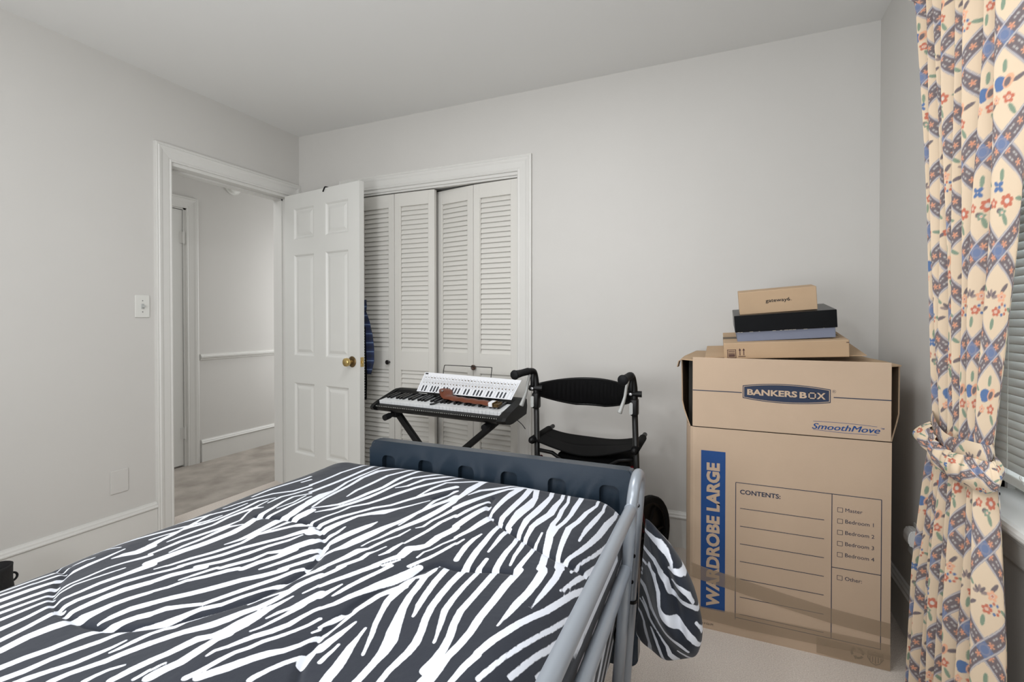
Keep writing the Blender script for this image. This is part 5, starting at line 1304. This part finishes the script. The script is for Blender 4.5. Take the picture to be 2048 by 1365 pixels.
# logo plate on the flap
b = NB()
FP2 = CYF - 0.0016
def G(x, z, o=0.0): return Vector((x, FP2 - o, z))
def lens(x0, x1, zm, he, hm, n=24):
    up = [(x0 + (x1 - x0) * i / n, zm + he + (hm - he) * (1 - (2 * i / n - 1) ** 2)) for i in range(n + 1)]
    return up + [(x, 2 * zm - z) for x, z in reversed(up)]
pl_ = lens(2.829, 3.0965, 0.8855, 0.0225, 0.0335)
b.faces.new([b.verts.new(G(x, z)) for x, z in pl_]); obj('logo_plate', b, M['inknavy'], wc)
b = NB()
o_ = lens(2.8315, 3.094, 0.8855, 0.0200, 0.0308); i_ = lens(2.8335, 3.092, 0.8855, 0.0184, 0.0292)
Vo = [b.verts.new(G(x, z, 0.0004)) for x, z in o_]; Vi = [b.verts.new(G(x, z, 0.0004)) for x, z in i_]
for k in range(len(Vo)): b.faces.new((Vo[k], Vo[(k + 1) % len(Vo)], Vi[(k + 1) % len(Vi)], Vi[k]))
add_text(b, 'BANKERS', G(2.9210, 0.8855, 0.0004), UX, UZ, w=0.155, h=0.0215, bold=0.035)
add_text(b, 'B', G(3.0165, 0.8842, 0.0004), UX, UZ, w=0.0215, h=0.0215, bold=0.035)
for x0, z0, x1, z1 in ((3.0320, 0.8734, 3.0358, 0.8949), (3.0500, 0.8734, 3.0538, 0.8949), (3.0320, 0.8734, 3.0538, 0.8769), (3.0320, 0.8914, 3.0538, 0.8949)):
    quad(b, G(x0, z0, 0.0004), G(x1, z0, 0.0004), G(x1, z1, 0.0004), G(x0, z1, 0.0004))
add_text(b, 'X', G(3.0690, 0.8842, 0.0004), UX, UZ, w=0.026, h=0.0215, bold=0.03)
obj('logo_lettering', b, M['card'], wc)
b = NB()
quad(b, G(2.6610, 0.8805), G(2.8265, 0.8805), G(2.8265, 0.8835), G(2.6610, 0.8835)); obj('blue_rule', b, M['inknavy'], wc)
b = NB(); quad(b, G(3.105, 0.8805), G(3.2635, 0.8805), G(3.2635, 0.8835), G(3.105, 0.8835)); obj('blue_rule', b, M['inknavy'], wc)
b = NB()
n_ = 16
rg = [(math.cos(2 * math.pi * i / n_), math.sin(2 * math.pi * i / n_)) for i in range(n_)]
Vo = [b.verts.new(G(3.1065 + 0.0052 * c, 0.902 + 0.0052 * s)) for c, s in rg]; Vi = [b.verts.new(G(3.1065 + 0.0046 * c, 0.902 + 0.0046 * s)) for c, s in rg]
for k in range(n_): b.faces.new((Vo[k], Vo[(k + 1) % n_], Vi[(k + 1) % n_], Vi[k]))
add_text(b, 'R', G(3.1065, 0.902), UX, UZ, h=0.0055)
obj('registered_mark', b, M['inknavy'], wc)
b = NB(); [add_text(b, 'SmoothMove', G(3.1385 + d_, 0.7815, 0.0001 * k_), UX, UZ, w=0.190, h=0.0195, shear=0.3) for k_, d_ in enumerate((-0.0006, 0.0, 0.0006))]
add_text(b, 'TM', G(3.2400, 0.7885), UX, UZ, w=0.010, h=0.0045, bold=0.01)
def swoosh(pts, t):
    for (x0, z0), (x1, z1) in zip(pts[:-1], pts[1:]): quad(b, G(x0, z0 - t), G(x1, z1 - t), G(x1, z1 + t), G(x0, z0 + t))
swoosh([(3.046 + 0.18 * i / 8, 0.7975 - 0.004 * (i / 8) + 0.0025 * math.sin(math.pi * i / 8)) for i in range(9)], 0.0006)
swoosh([(3.046 + 0.18 * i / 8, 0.7695 - 0.003 * (i / 8) - 0.0025 * math.sin(math.pi * i / 8)) for i in range(9)], 0.0006)
obj('blue_lettering', b, M['inkblue'], wc)
# marks at the lower right: recycling arrows and a shield
b = NB()
for k in range(3):
    a0 = R(90 + 120 * k)
    c = Vector((3.177, 0.036))
    def pt(r, a): return F(c.x + r * math.cos(a), c.y + r * math.sin(a))
    for i in range(4):
        t0 = a0 - R(18 * i); t1 = a0 - R(18 * (i + 1))
        quad(b, pt(0.0125, t0), pt(0.0125, t1), pt(0.0195, t1), pt(0.0195, t0))
    t = a0 - R(72)
    b.faces.new([b.verts.new(pt(0.009, t)), b.verts.new(pt(0.0235, t)), b.verts.new(pt(0.016, t - R(34)))])
sx = 3.226
sh_ = [(sx - 0.021, 0.052), (sx - 0.010, 0.049), (sx, 0.053), (sx + 0.010, 0.049), (sx + 0.021, 0.052), (sx + 0.022, 0.030), (sx + 0.012, 0.014), (sx, 0.008), (sx - 0.012, 0.014), (sx - 0.022, 0.030)]
si_ = [(sx + (x - sx) * 0.86, 0.032 + (z - 0.032) * 0.86) for x, z in sh_]
Vo = [b.verts.new(F(x, z)) for x, z in sh_]; Vi = [b.verts.new(F(x, z)) for x, z in si_]
for k in range(len(Vo)): b.faces.new((Vo[k], Vo[(k + 1) % len(Vo)], Vi[(k + 1) % len(Vi)], Vi[k]))
for k in range(5): frect(b, sx - 0.0165 + k * 0.0075, 0.014 + abs(k - 2) * 0.004, sx - 0.0130 + k * 0.0075, 0.036)
frect(b, sx - 0.018, 0.038, sx + 0.018, 0.0455)
obj('carton_marks', b, M['inkgrey'], wc)
def tape(name, pts, o):
    bm = NB()
    lo = [bm.verts.new(F(x, za, o)) for x, za, zb in pts]; hi = [bm.verts.new(F(x, zb, o)) for x, za, zb in pts]
    lo2 = [bm.verts.new(F(x, za, o - 0.0003)) for x, za, zb in pts]; hi2 = [bm.verts.new(F(x, zb, o - 0.0003)) for x, za, zb in pts]
    for k in range(len(pts) - 1): bm.faces.new((lo[k], lo[k + 1], hi[k + 1], hi[k]))
    return obj(name, bm, M['tape'], wc)
tape('tape_strip', [(2.655, 0.184, 0.238), (2.70, 0.176, 0.228), (2.80, 0.162, 0.213), (2.95, 0.138, 0.189), (3.10, 0.118, 0.168), (3.2655, 0.107, 0.157)], 0.0014)
tape('tape_strip', [(2.655, 0.040, 0.082), (2.70, 0.034, 0.080), (2.85, 0.030, 0.083), (3.0, 0.034, 0.086), (3.15, 0.038, 0.088), (3.2655, 0.038, 0.088)], 0.0022)
tape('tape_strip', [(3.06, 0.008, 0.060), (3.15, 0.004, 0.058), (3.2655, 0.002, 0.056)], 0.0030)
# ---- boxes stacked on the carton
def posed(o, roll, yaw=0.0, pitch=7.0):
    return Matrix.Translation(o) @ Matrix.Rotation(R(yaw), 4, 'Z') @ Matrix.Rotation(R(-roll), 4, 'Y') @ Matrix.Rotation(R(pitch), 4, 'X')
MA = posed((2.768, -0.570, 0.9945), 2.9, 0.0)
ca = root('shipping_box', MA.translation, 'flat brown shipping box with barcode and arrows, lowest of the three boxes on the carton', 'box', 'boxes on the carton')
b = NB(); bx(b, (0, 0, 0), (0.398, 0.275, 0.060), 0.0025, 2, MA); obj('box_body', b, M['card2'], ca)
b = NB()
def aq(x0, z0, x1, z1): quad(b, MA @ Vector((x0, -0.0006, z0)), MA @ Vector((x1, -0.0006, z0)), MA @ Vector((x1, -0.0006, z1)), MA @ Vector((x0, -0.0006, z1)))
X0, Z0, X1, Z1 = 0.012, 0.003, 0.042, 0.036
for x0, z0, x1, z1 in ((X0, Z0, X0 + 0.002, Z1), (X1 - 0.002, Z0, X1, Z1), (X0, Z1 - 0.002, X1, Z1), (X0, Z0, X1, Z0 + 0.002)): aq(x0, z0, x1, z1)
zz = Z0 + 0.004
for hh, gap in ((0.0018, 0.0012), (0.004, 0.001), (0.003, 0.0012), (0.001, 0.0016), (0.002, 0.004), (0.0026, 0.002)):
    aq(X0 + 0.004, zz, X1 - 0.004, zz + hh); zz += hh + gap
for x in (0.055, 0.068):
    aq(x - 0.0013, 0.013, x + 0.0013, 0.033)
    b.faces.new([b.verts.new(MA @ Vector((x + dx, -0.0006, z))) for dx, z in ((-0.0045, 0.0315), (0.0045, 0.0315), (0, 0.0395))])
aq(0.0495, 0.008, 0.0735, 0.0102)
aq(0.389, 0.050, 0.398, 0.0525)
obj('box_print', b, M['inkmaroon'], ca)
b = NB(); bx(b, (-0.0006, 0.10, 0.020), (0.385, 0.150, 0.0606), 0, 1, MA); obj('tape_strip', b, M['inkgrey'], ca)
MB = posed((2.814, -0.545, 1.0595), 4.0, 0.0)
cb_ = root('shoe_box', MB.translation, 'blue grey box with glossy dark navy lid, middle of the three boxes on the carton', 'box', 'boxes on the carton')
b = NB(); bx(b, (0, 0, 0), (0.316, 0.215, 0.075), 0.001, 1, MB); obj('box_body', b, M['greybox'], cb_)
b = NB(); bx(b, (-0.006, -0.006, 0.036), (0.322, 0.221, 0.0995), 0.002, 2, MB); obj('lid', b, M['navybox'], cb_)
b = NB()
rnd = random.Random(9)
for k in range(12):
    x = rnd.uniform(0.0, 0.31); l_ = rnd.uniform(0.003, 0.014)
    quad(b, MB @ Vector((x, -0.0066, 0.0355)), MB @ Vector((x + l_, -0.0066, 0.0355)), MB @ Vector((x + l_, -0.0066, 0.0368)), MB @ Vector((x, -0.0066, 0.0368)))
obj('worn_edge', b, M['scuff'], cb_)
MC = posed((2.822, -0.532, 1.1615), 4.4, -1.0)
cc = root('parcel_box', MC.translation, 'small plain tan box with short black lettering, topmost of the three boxes on the carton', 'box', 'boxes on the carton')
b = NB(); bx(b, (0, 0, 0), (0.254, 0.108, 0.084), 0.002, 2, MC); obj('box_body', b, M['card2'], cc)
b = NB(); add_text(b, 'gateway6', MC @ Vector((0.1300, -0.0006, 0.044)), (MC.to_3x3() @ Vector((1, 0, 0))), (MC.to_3x3() @ Vector((0, 0, 1))), w=0.080, h=0.0170, bold=0.014)
quad(b, MC @ Vector((0.1725, -0.0006, 0.040)), MC @ Vector((0.1745, -0.0006, 0.040)), MC @ Vector((0.1745, -0.0006, 0.042)), MC @ Vector((0.1725, -0.0006, 0.042)))
obj('box_lettering', b, M['inkblack'], cc)

# ---------------------------------------------------------------- boot by the left wall
bo = root('black_boot', (0.28, -1.69, 0), 'black suede ankle boot standing on the carpet between bed and left wall', 'boot')
b = NB()
sec = [(0.0, 0.05, 0.13, -0.05), (0.03, 0.05, 0.135, -0.05), (0.06, 0.047, 0.12, -0.045), (0.09, 0.044, 0.09, -0.02), (0.12, 0.044, 0.066, 0.0), (0.17, 0.047, 0.060, 0.0), (0.215, 0.050, 0.060, 0.0), (0.228, 0.052, 0.061, 0.0), (0.230, 0.048, 0.057, 0.0), (0.20, 0.043, 0.052, 0.0), (0.12, 0.036, 0.048, 0.0)]
rings = []
for z, rx, ry, oy in sec:
    rings.append([b.verts.new((0.285 + rx * math.cos(2 * math.pi * k / 24), -1.70 + oy + ry * math.sin(2 * math.pi * k / 24), z - 0.004)) for k in range(24)])
for A, B in zip(rings[:-1], rings[1:]):
    for k in range(24): b.faces.new((A[k], A[(k + 1) % 24], B[(k + 1) % 24], B[k]))
b.faces.new(rings[0]); b.faces.new(rings[-1])
obj('upper', b, M['bootblack'], bo, True)
b = NB(); prism(b, [(0.285 + 0.053 * math.cos(2 * math.pi * k / 24), -1.75 + 0.138 * math.sin(2 * math.pi * k / 24)) for k in range(24)], 0.0, 0.016); obj('sole', b, M['rubber'], bo)
b = NB(); tube(b, arc((0.285, -1.70 + 0.058, 0.165), 0.016, R(-80), R(80), 8, (0, 1, 0), (0, 0, 1)), 0.004, 6); obj('pull_loop', b, M['bootblack'], bo, True)

# ---------------------------------------------------------------- curtain with printed cloth
CREAM = np.array(rgb(222, 201, 174)[:3]); BLUE = np.array(rgb(92, 118, 160)[:3]); LBLUE = np.array(rgb(140, 142, 160)[:3])
SALM = np.array(rgb(196, 116, 94)[:3]); PEACH = np.array(rgb(228, 172, 140)[:3]); SAGE = np.array(rgb(132, 150, 130)[:3]); MAUVE = np.array(rgb(118, 108, 110)[:3]); PALE = np.array(rgb(214, 204, 192)[:3])
LU, LV = 0.185, 0.213
def flower_print(U, V):
    c = np.tile(CREAM, U.shape + (1,))
    a = U / LU + V / LV; bq = U / LU - V / LV
    g = math.hypot(1 / LU, 1 / LV)
    # diamonds: bouquets centred in each cell
    ia = np.floor(a); ib = np.floor(bq)
    ca_ = ia + 0.5; cb2 = ib + 0.5
    cu = (ca_ + cb2) / 2 * LU; cv = (ca_ - cb2) / 2 * LV
    du = U - cu; dv = V - cv
    kind = np.mod(ia + 2 * ib, 3)
    def ell(x, y, rx, ry, ang, col, k=None, notch=0):
        x, y, rx, ry = x * 0.8, y * 0.86, rx * 0.74, ry * 0.74
        s, co = math.sin(ang), math.cos(ang)
        p = ((du - x) * co + (dv - y) * s) / rx; q = (-(du - x) * s + (dv - y) * co) / ry
        m = p * p + q * q < 1
        if k is not None: m &= (kind == k)
        c[m] = col
    def rose(x, y, r, col, mid, k, n=5):
        for i in range(n):
            t = 2 * math.pi * i / n + 0.3
            ell(x + r * 0.62 * math.cos(t), y + r * 0.62 * math.sin(t), r * 0.5, r * 0.42, t, col, k)
        ell(x, y, r * 0.42, r * 0.42, 0, PALE, k); ell(x, y, r * 0.26, r * 0.26, 0, mid, k)
    def leaf(x, y, ang, k, col=SAGE, l=0.017): ell(x, y, l, l * 0.36, ang, col, k)
    for k in range(3):
        for i, t in enumerate((0.5, 1.5, 2.6, 4.0, 5.2)):
            rr_ = 0.040 + 0.008 * ((i + k) % 3)
            leaf(rr_ * math.cos(t + k), rr_ * 1.1 * math.sin(t + k), t + k, k, SAGE if (i + k) % 3 else MAUVE)
    # kind 0: blue bell with salmon bloom
    ell(-0.010, 0.016, 0.020, 0.017, 0.4, BLUE, 0); ell(-0.010, 0.004, 0.014, 0.009, 0.2, BLUE, 0); ell(0.012, 0.018, 0.012, 0.020, -0.4, PEACH, 0); ell(0.010, 0.016, 0.007, 0.013, -0.4, MAUVE, 0)
    rose(0.014, -0.020, 0.013, SALM, PEACH, 0); rose(-0.018, -0.022, 0.011, PEACH, SALM, 0)
    # kind 1: four blue petals with a salmon rose
    for i in range(4):
        t = math.pi / 4 + i * math.pi / 2
        ell(-0.006 + 0.009 * math.cos(t), 0.026 + 0.009 * math.sin(t), 0.0085, 0.006, t, BLUE, 1)
    rose(0.018, -0.008, 0.016, SALM, PALE, 1, 6); rose(-0.020, -0.012, 0.012, SALM, PEACH, 1); ell(0.0, -0.030, 0.010, 0.008, 0, MAUVE, 1); rose(0.006, -0.034, 0.010, SAGE, PEACH, 1)
    # kind 2: mauve fan, peach and blue sprigs
    for i in range(5):
        t = math.pi * (0.1 + 0.2 * i)
        ell(-0.014 + 0.014 * math.cos(t), 0.010 + 0.014 * math.sin(t), 0.011, 0.0048, t, MAUVE if i % 2 else np.array(rgb(150, 134, 130)[:3]), 2)
    rose(0.018, 0.014, 0.013, PEACH, SALM, 2); rose(0.004, -0.022, 0.012, SALM, PEACH, 2)
    for i in range(7):
        t = i * 0.9
        ell(0.024 + 0.011 * math.cos(t), -0.016 + 0.013 * math.sin(t), 0.0042, 0.0048, 0, BLUE if i % 2 else SALM, 2)
    # ribbons
    for f, along in ((a, bq), (bq, a)):
        d = np.abs(f - np.round(f)) / g
        m = d < 0.0165
        c[m] = LBLUE
        c[d < 0.0152] = PALE
        c[d < 0.0137] = LBLUE
        m = d < 0.0124
        c[m] = MAUVE
        s = np.mod(along * 4.0, 1.0) - 0.5
        sd = (f - np.round(f)) / g
        pu = s / 4.0 / g
        fl = (pu ** 2 + sd ** 2) < 0.0034 ** 2
        pet = (np.abs(np.hypot(pu, sd) - 0.0050) < 0.0020) & (np.cos(5 * np.arctan2(sd, pu)) > 0.2)
        lf = (np.abs(np.abs(s) - 0.40) < 0.07) & (np.abs(np.abs(sd) - 0.006) < 0.0018)
        c[m & lf] = np.array(rgb(186, 182, 178)[:3]); c[m & pet] = PEACH; c[m & fl] = SALM * 0.5 + PEACH * 0.5
    da = np.abs(a - np.round(a)) / g; db = np.abs(bq - np.round(bq)) / g
    x = (da < 0.0124) & (db < 0.0124)
    c[x] = BLUE * 0.6 + LBLUE * 0.4
    rc = np.hypot(da, db)
    c[x & (np.abs(rc - 0.010) < 0.0012)] = LBLUE
    return c

def curtain_points(u, z):
    """u across 0..1 (left to right edge), z height -> point"""
    zs = [0.0, 0.12, 0.45, 0.75, 0.87, 1.0, 1.3, 1.7, 2.0, 2.2]
    yl = np.interp(z, zs, [-0.800, -0.812, -0.850, -0.915, -0.950, -0.950, -0.930, -0.890, -0.845, -0.83])
    yr = np.interp(z, zs, [-1.250, -1.245, -1.238, -1.220, -1.205, -1.225, -1.275, -1.320, -1.345, -1.350])
    am = np.interp(z, zs, [0.034, 0.034, 0.030, 0.020, 0.014, 0.020, 0.026, 0.029, 0.028, 0.022])
    kn = np.array([0, 0.105, 0.22, 0.325, 0.45, 0.56, 0.70, 0.84, 1.0])
    ph = np.interp(u, kn, np.arange(9)) * 2 * np.pi + 0.25 * np.sin(z * 2.3) + 0.5
    soft = np.interp(u, [0, 0.65, 0.8, 1.0], [1, 1, 0.8, 0.7])
    X = 3.287 + am * soft * np.cos(ph) + 0.004 * np.sin(u * 23 + z * 5)
    Y = yl + (yr - yl) * (u + 0.012 * np.sin(ph + 0.8)) + 0.006 * np.sin(z * 6 + u * 9)
    # gathered heading
    hd = np.clip((z - 2.0) / 0.05, 0, 1)
    X = X + hd * 0.008 * np.sin(u * 170 + 2 * np.sin(z * 40)) - hd * 0.012 * np.exp(-((z - 2.06) / 0.03) ** 2)
    Y = Y + hd * 0.020 * np.exp(-((z - 2.06) / 0.04) ** 2) * np.exp(-(u / 0.08) ** 2)
    return X, Y
nu, nv = 620, 960
u = np.linspace(0, 1, nu)[None, :] + np.zeros((nv, 1)); z = np.linspace(0.012, 2.2, nv)[:, None] + np.zeros((1, nu))
X, Y = curtain_points(u, z)
P = np.stack([X, Y, z + 0 * u], -1)
U_ = u * 1.15 + 0.03; V_ = z + 0.012 * np.sin(u * 6)
colr = sum(flower_print(U_ + a_, V_ + b_) for a_, b_ in ((-0.0005, -0.0006), (0.0005, -0.0006), (-0.0005, 0.0006), (0.0005, 0.0006))) / 4
ct = root('curtain', (3.29, -1.05, 0.012), 'cream floral curtain with diamond ribbon pattern, tied back beside the window', 'curtain')
cme = grid_mesh('curtain_cloth', P, color=colr, color_name='print')
link('curtain_cloth', cme, M['print'], ct)
b = NB(); tube(b, [(W - 0.002, -0.79, 2.075), (3.31, -0.79, 2.075), (3.29, -0.80, 2.075), (3.288, -1.95, 2.075)], 0.009, 8); obj('curtain_rod', b, M['white'], ct, True)

tb = root('curtain_tieback', (3.285, -1.08, 0.88), 'ruffled floral tieback gathering the curtain at its waist', 'tieback')
nth = 420
th = np.linspace(0, 2 * np.pi, nth, endpoint=False)[None, :]
cx, cy = 3.284, -1.078
def ring(th, off):
    rx = 0.022 + off; ry = 0.130 + off
    return cx + rx * np.cos(th), cy + ry * np.sin(th)
# th = pi is the room side (-X); th = -pi/2 the camera side
s = np.linspace(0, 1, 14)[:, None]
zt_ = 0.892 + 0.018 * np.sin(th) - 0.022 * np.exp(-((np.mod(th, 2 * np.pi) - math.pi) / 0.7) ** 2)
Xb, Yb = ring(th, 0.006 + 0.004 * np.sin(s * np.pi))
Zb = zt_ - 0.036 * s
me = grid_mesh('tie_band', np.stack([Xb, Yb, Zb + 0 * Xb], -1), color=flower_print(th * 0.10 + 0 * s + 0.05, Zb * 1.0 + 0.03 + 0 * th), color_name='print', wrap=True)
link('tie_band', me, M['print'], tb)
s = np.linspace(0, 1, 60)[:, None]
far = np.exp(-((np.mod(th, 2 * np.pi) - 1.95) / 0.45) ** 2)
front = np.exp(-((np.mod(th, 2 * np.pi) - 4.4) / 0.8) ** 2)
puff = np.sin(np.pi * np.clip(s * 0.86, 0, 1)) ** 0.8
wav = np.sin(13 * th + 1.5 * np.sin(3 * th)) * 0.5 + 0.5 * np.sin(29 * th) * (1 - s)
off = 0.010 + puff * (0.012 + 0.040 * far + 0.016 * front) + wav * (0.004 + 0.010 * s * (1 - 0.6 * front))
Xr, Yr_ = ring(th, off)
Zr = zt_ - 0.034 - (0.056 + 0.008 * front - 0.002 * far) * s - 0.014 * far * puff + 0.006 * wav * s
me = grid_mesh('tie_ruffle', np.stack([Xr, Yr_, Zr], -1), color=flower_print(th * 0.125 + 0.11 + 0 * s, 0.70 + 0.14 * s + 0 * th), color_name='print', wrap=True)
link('tie_ruffle', me, M['print'], tb)
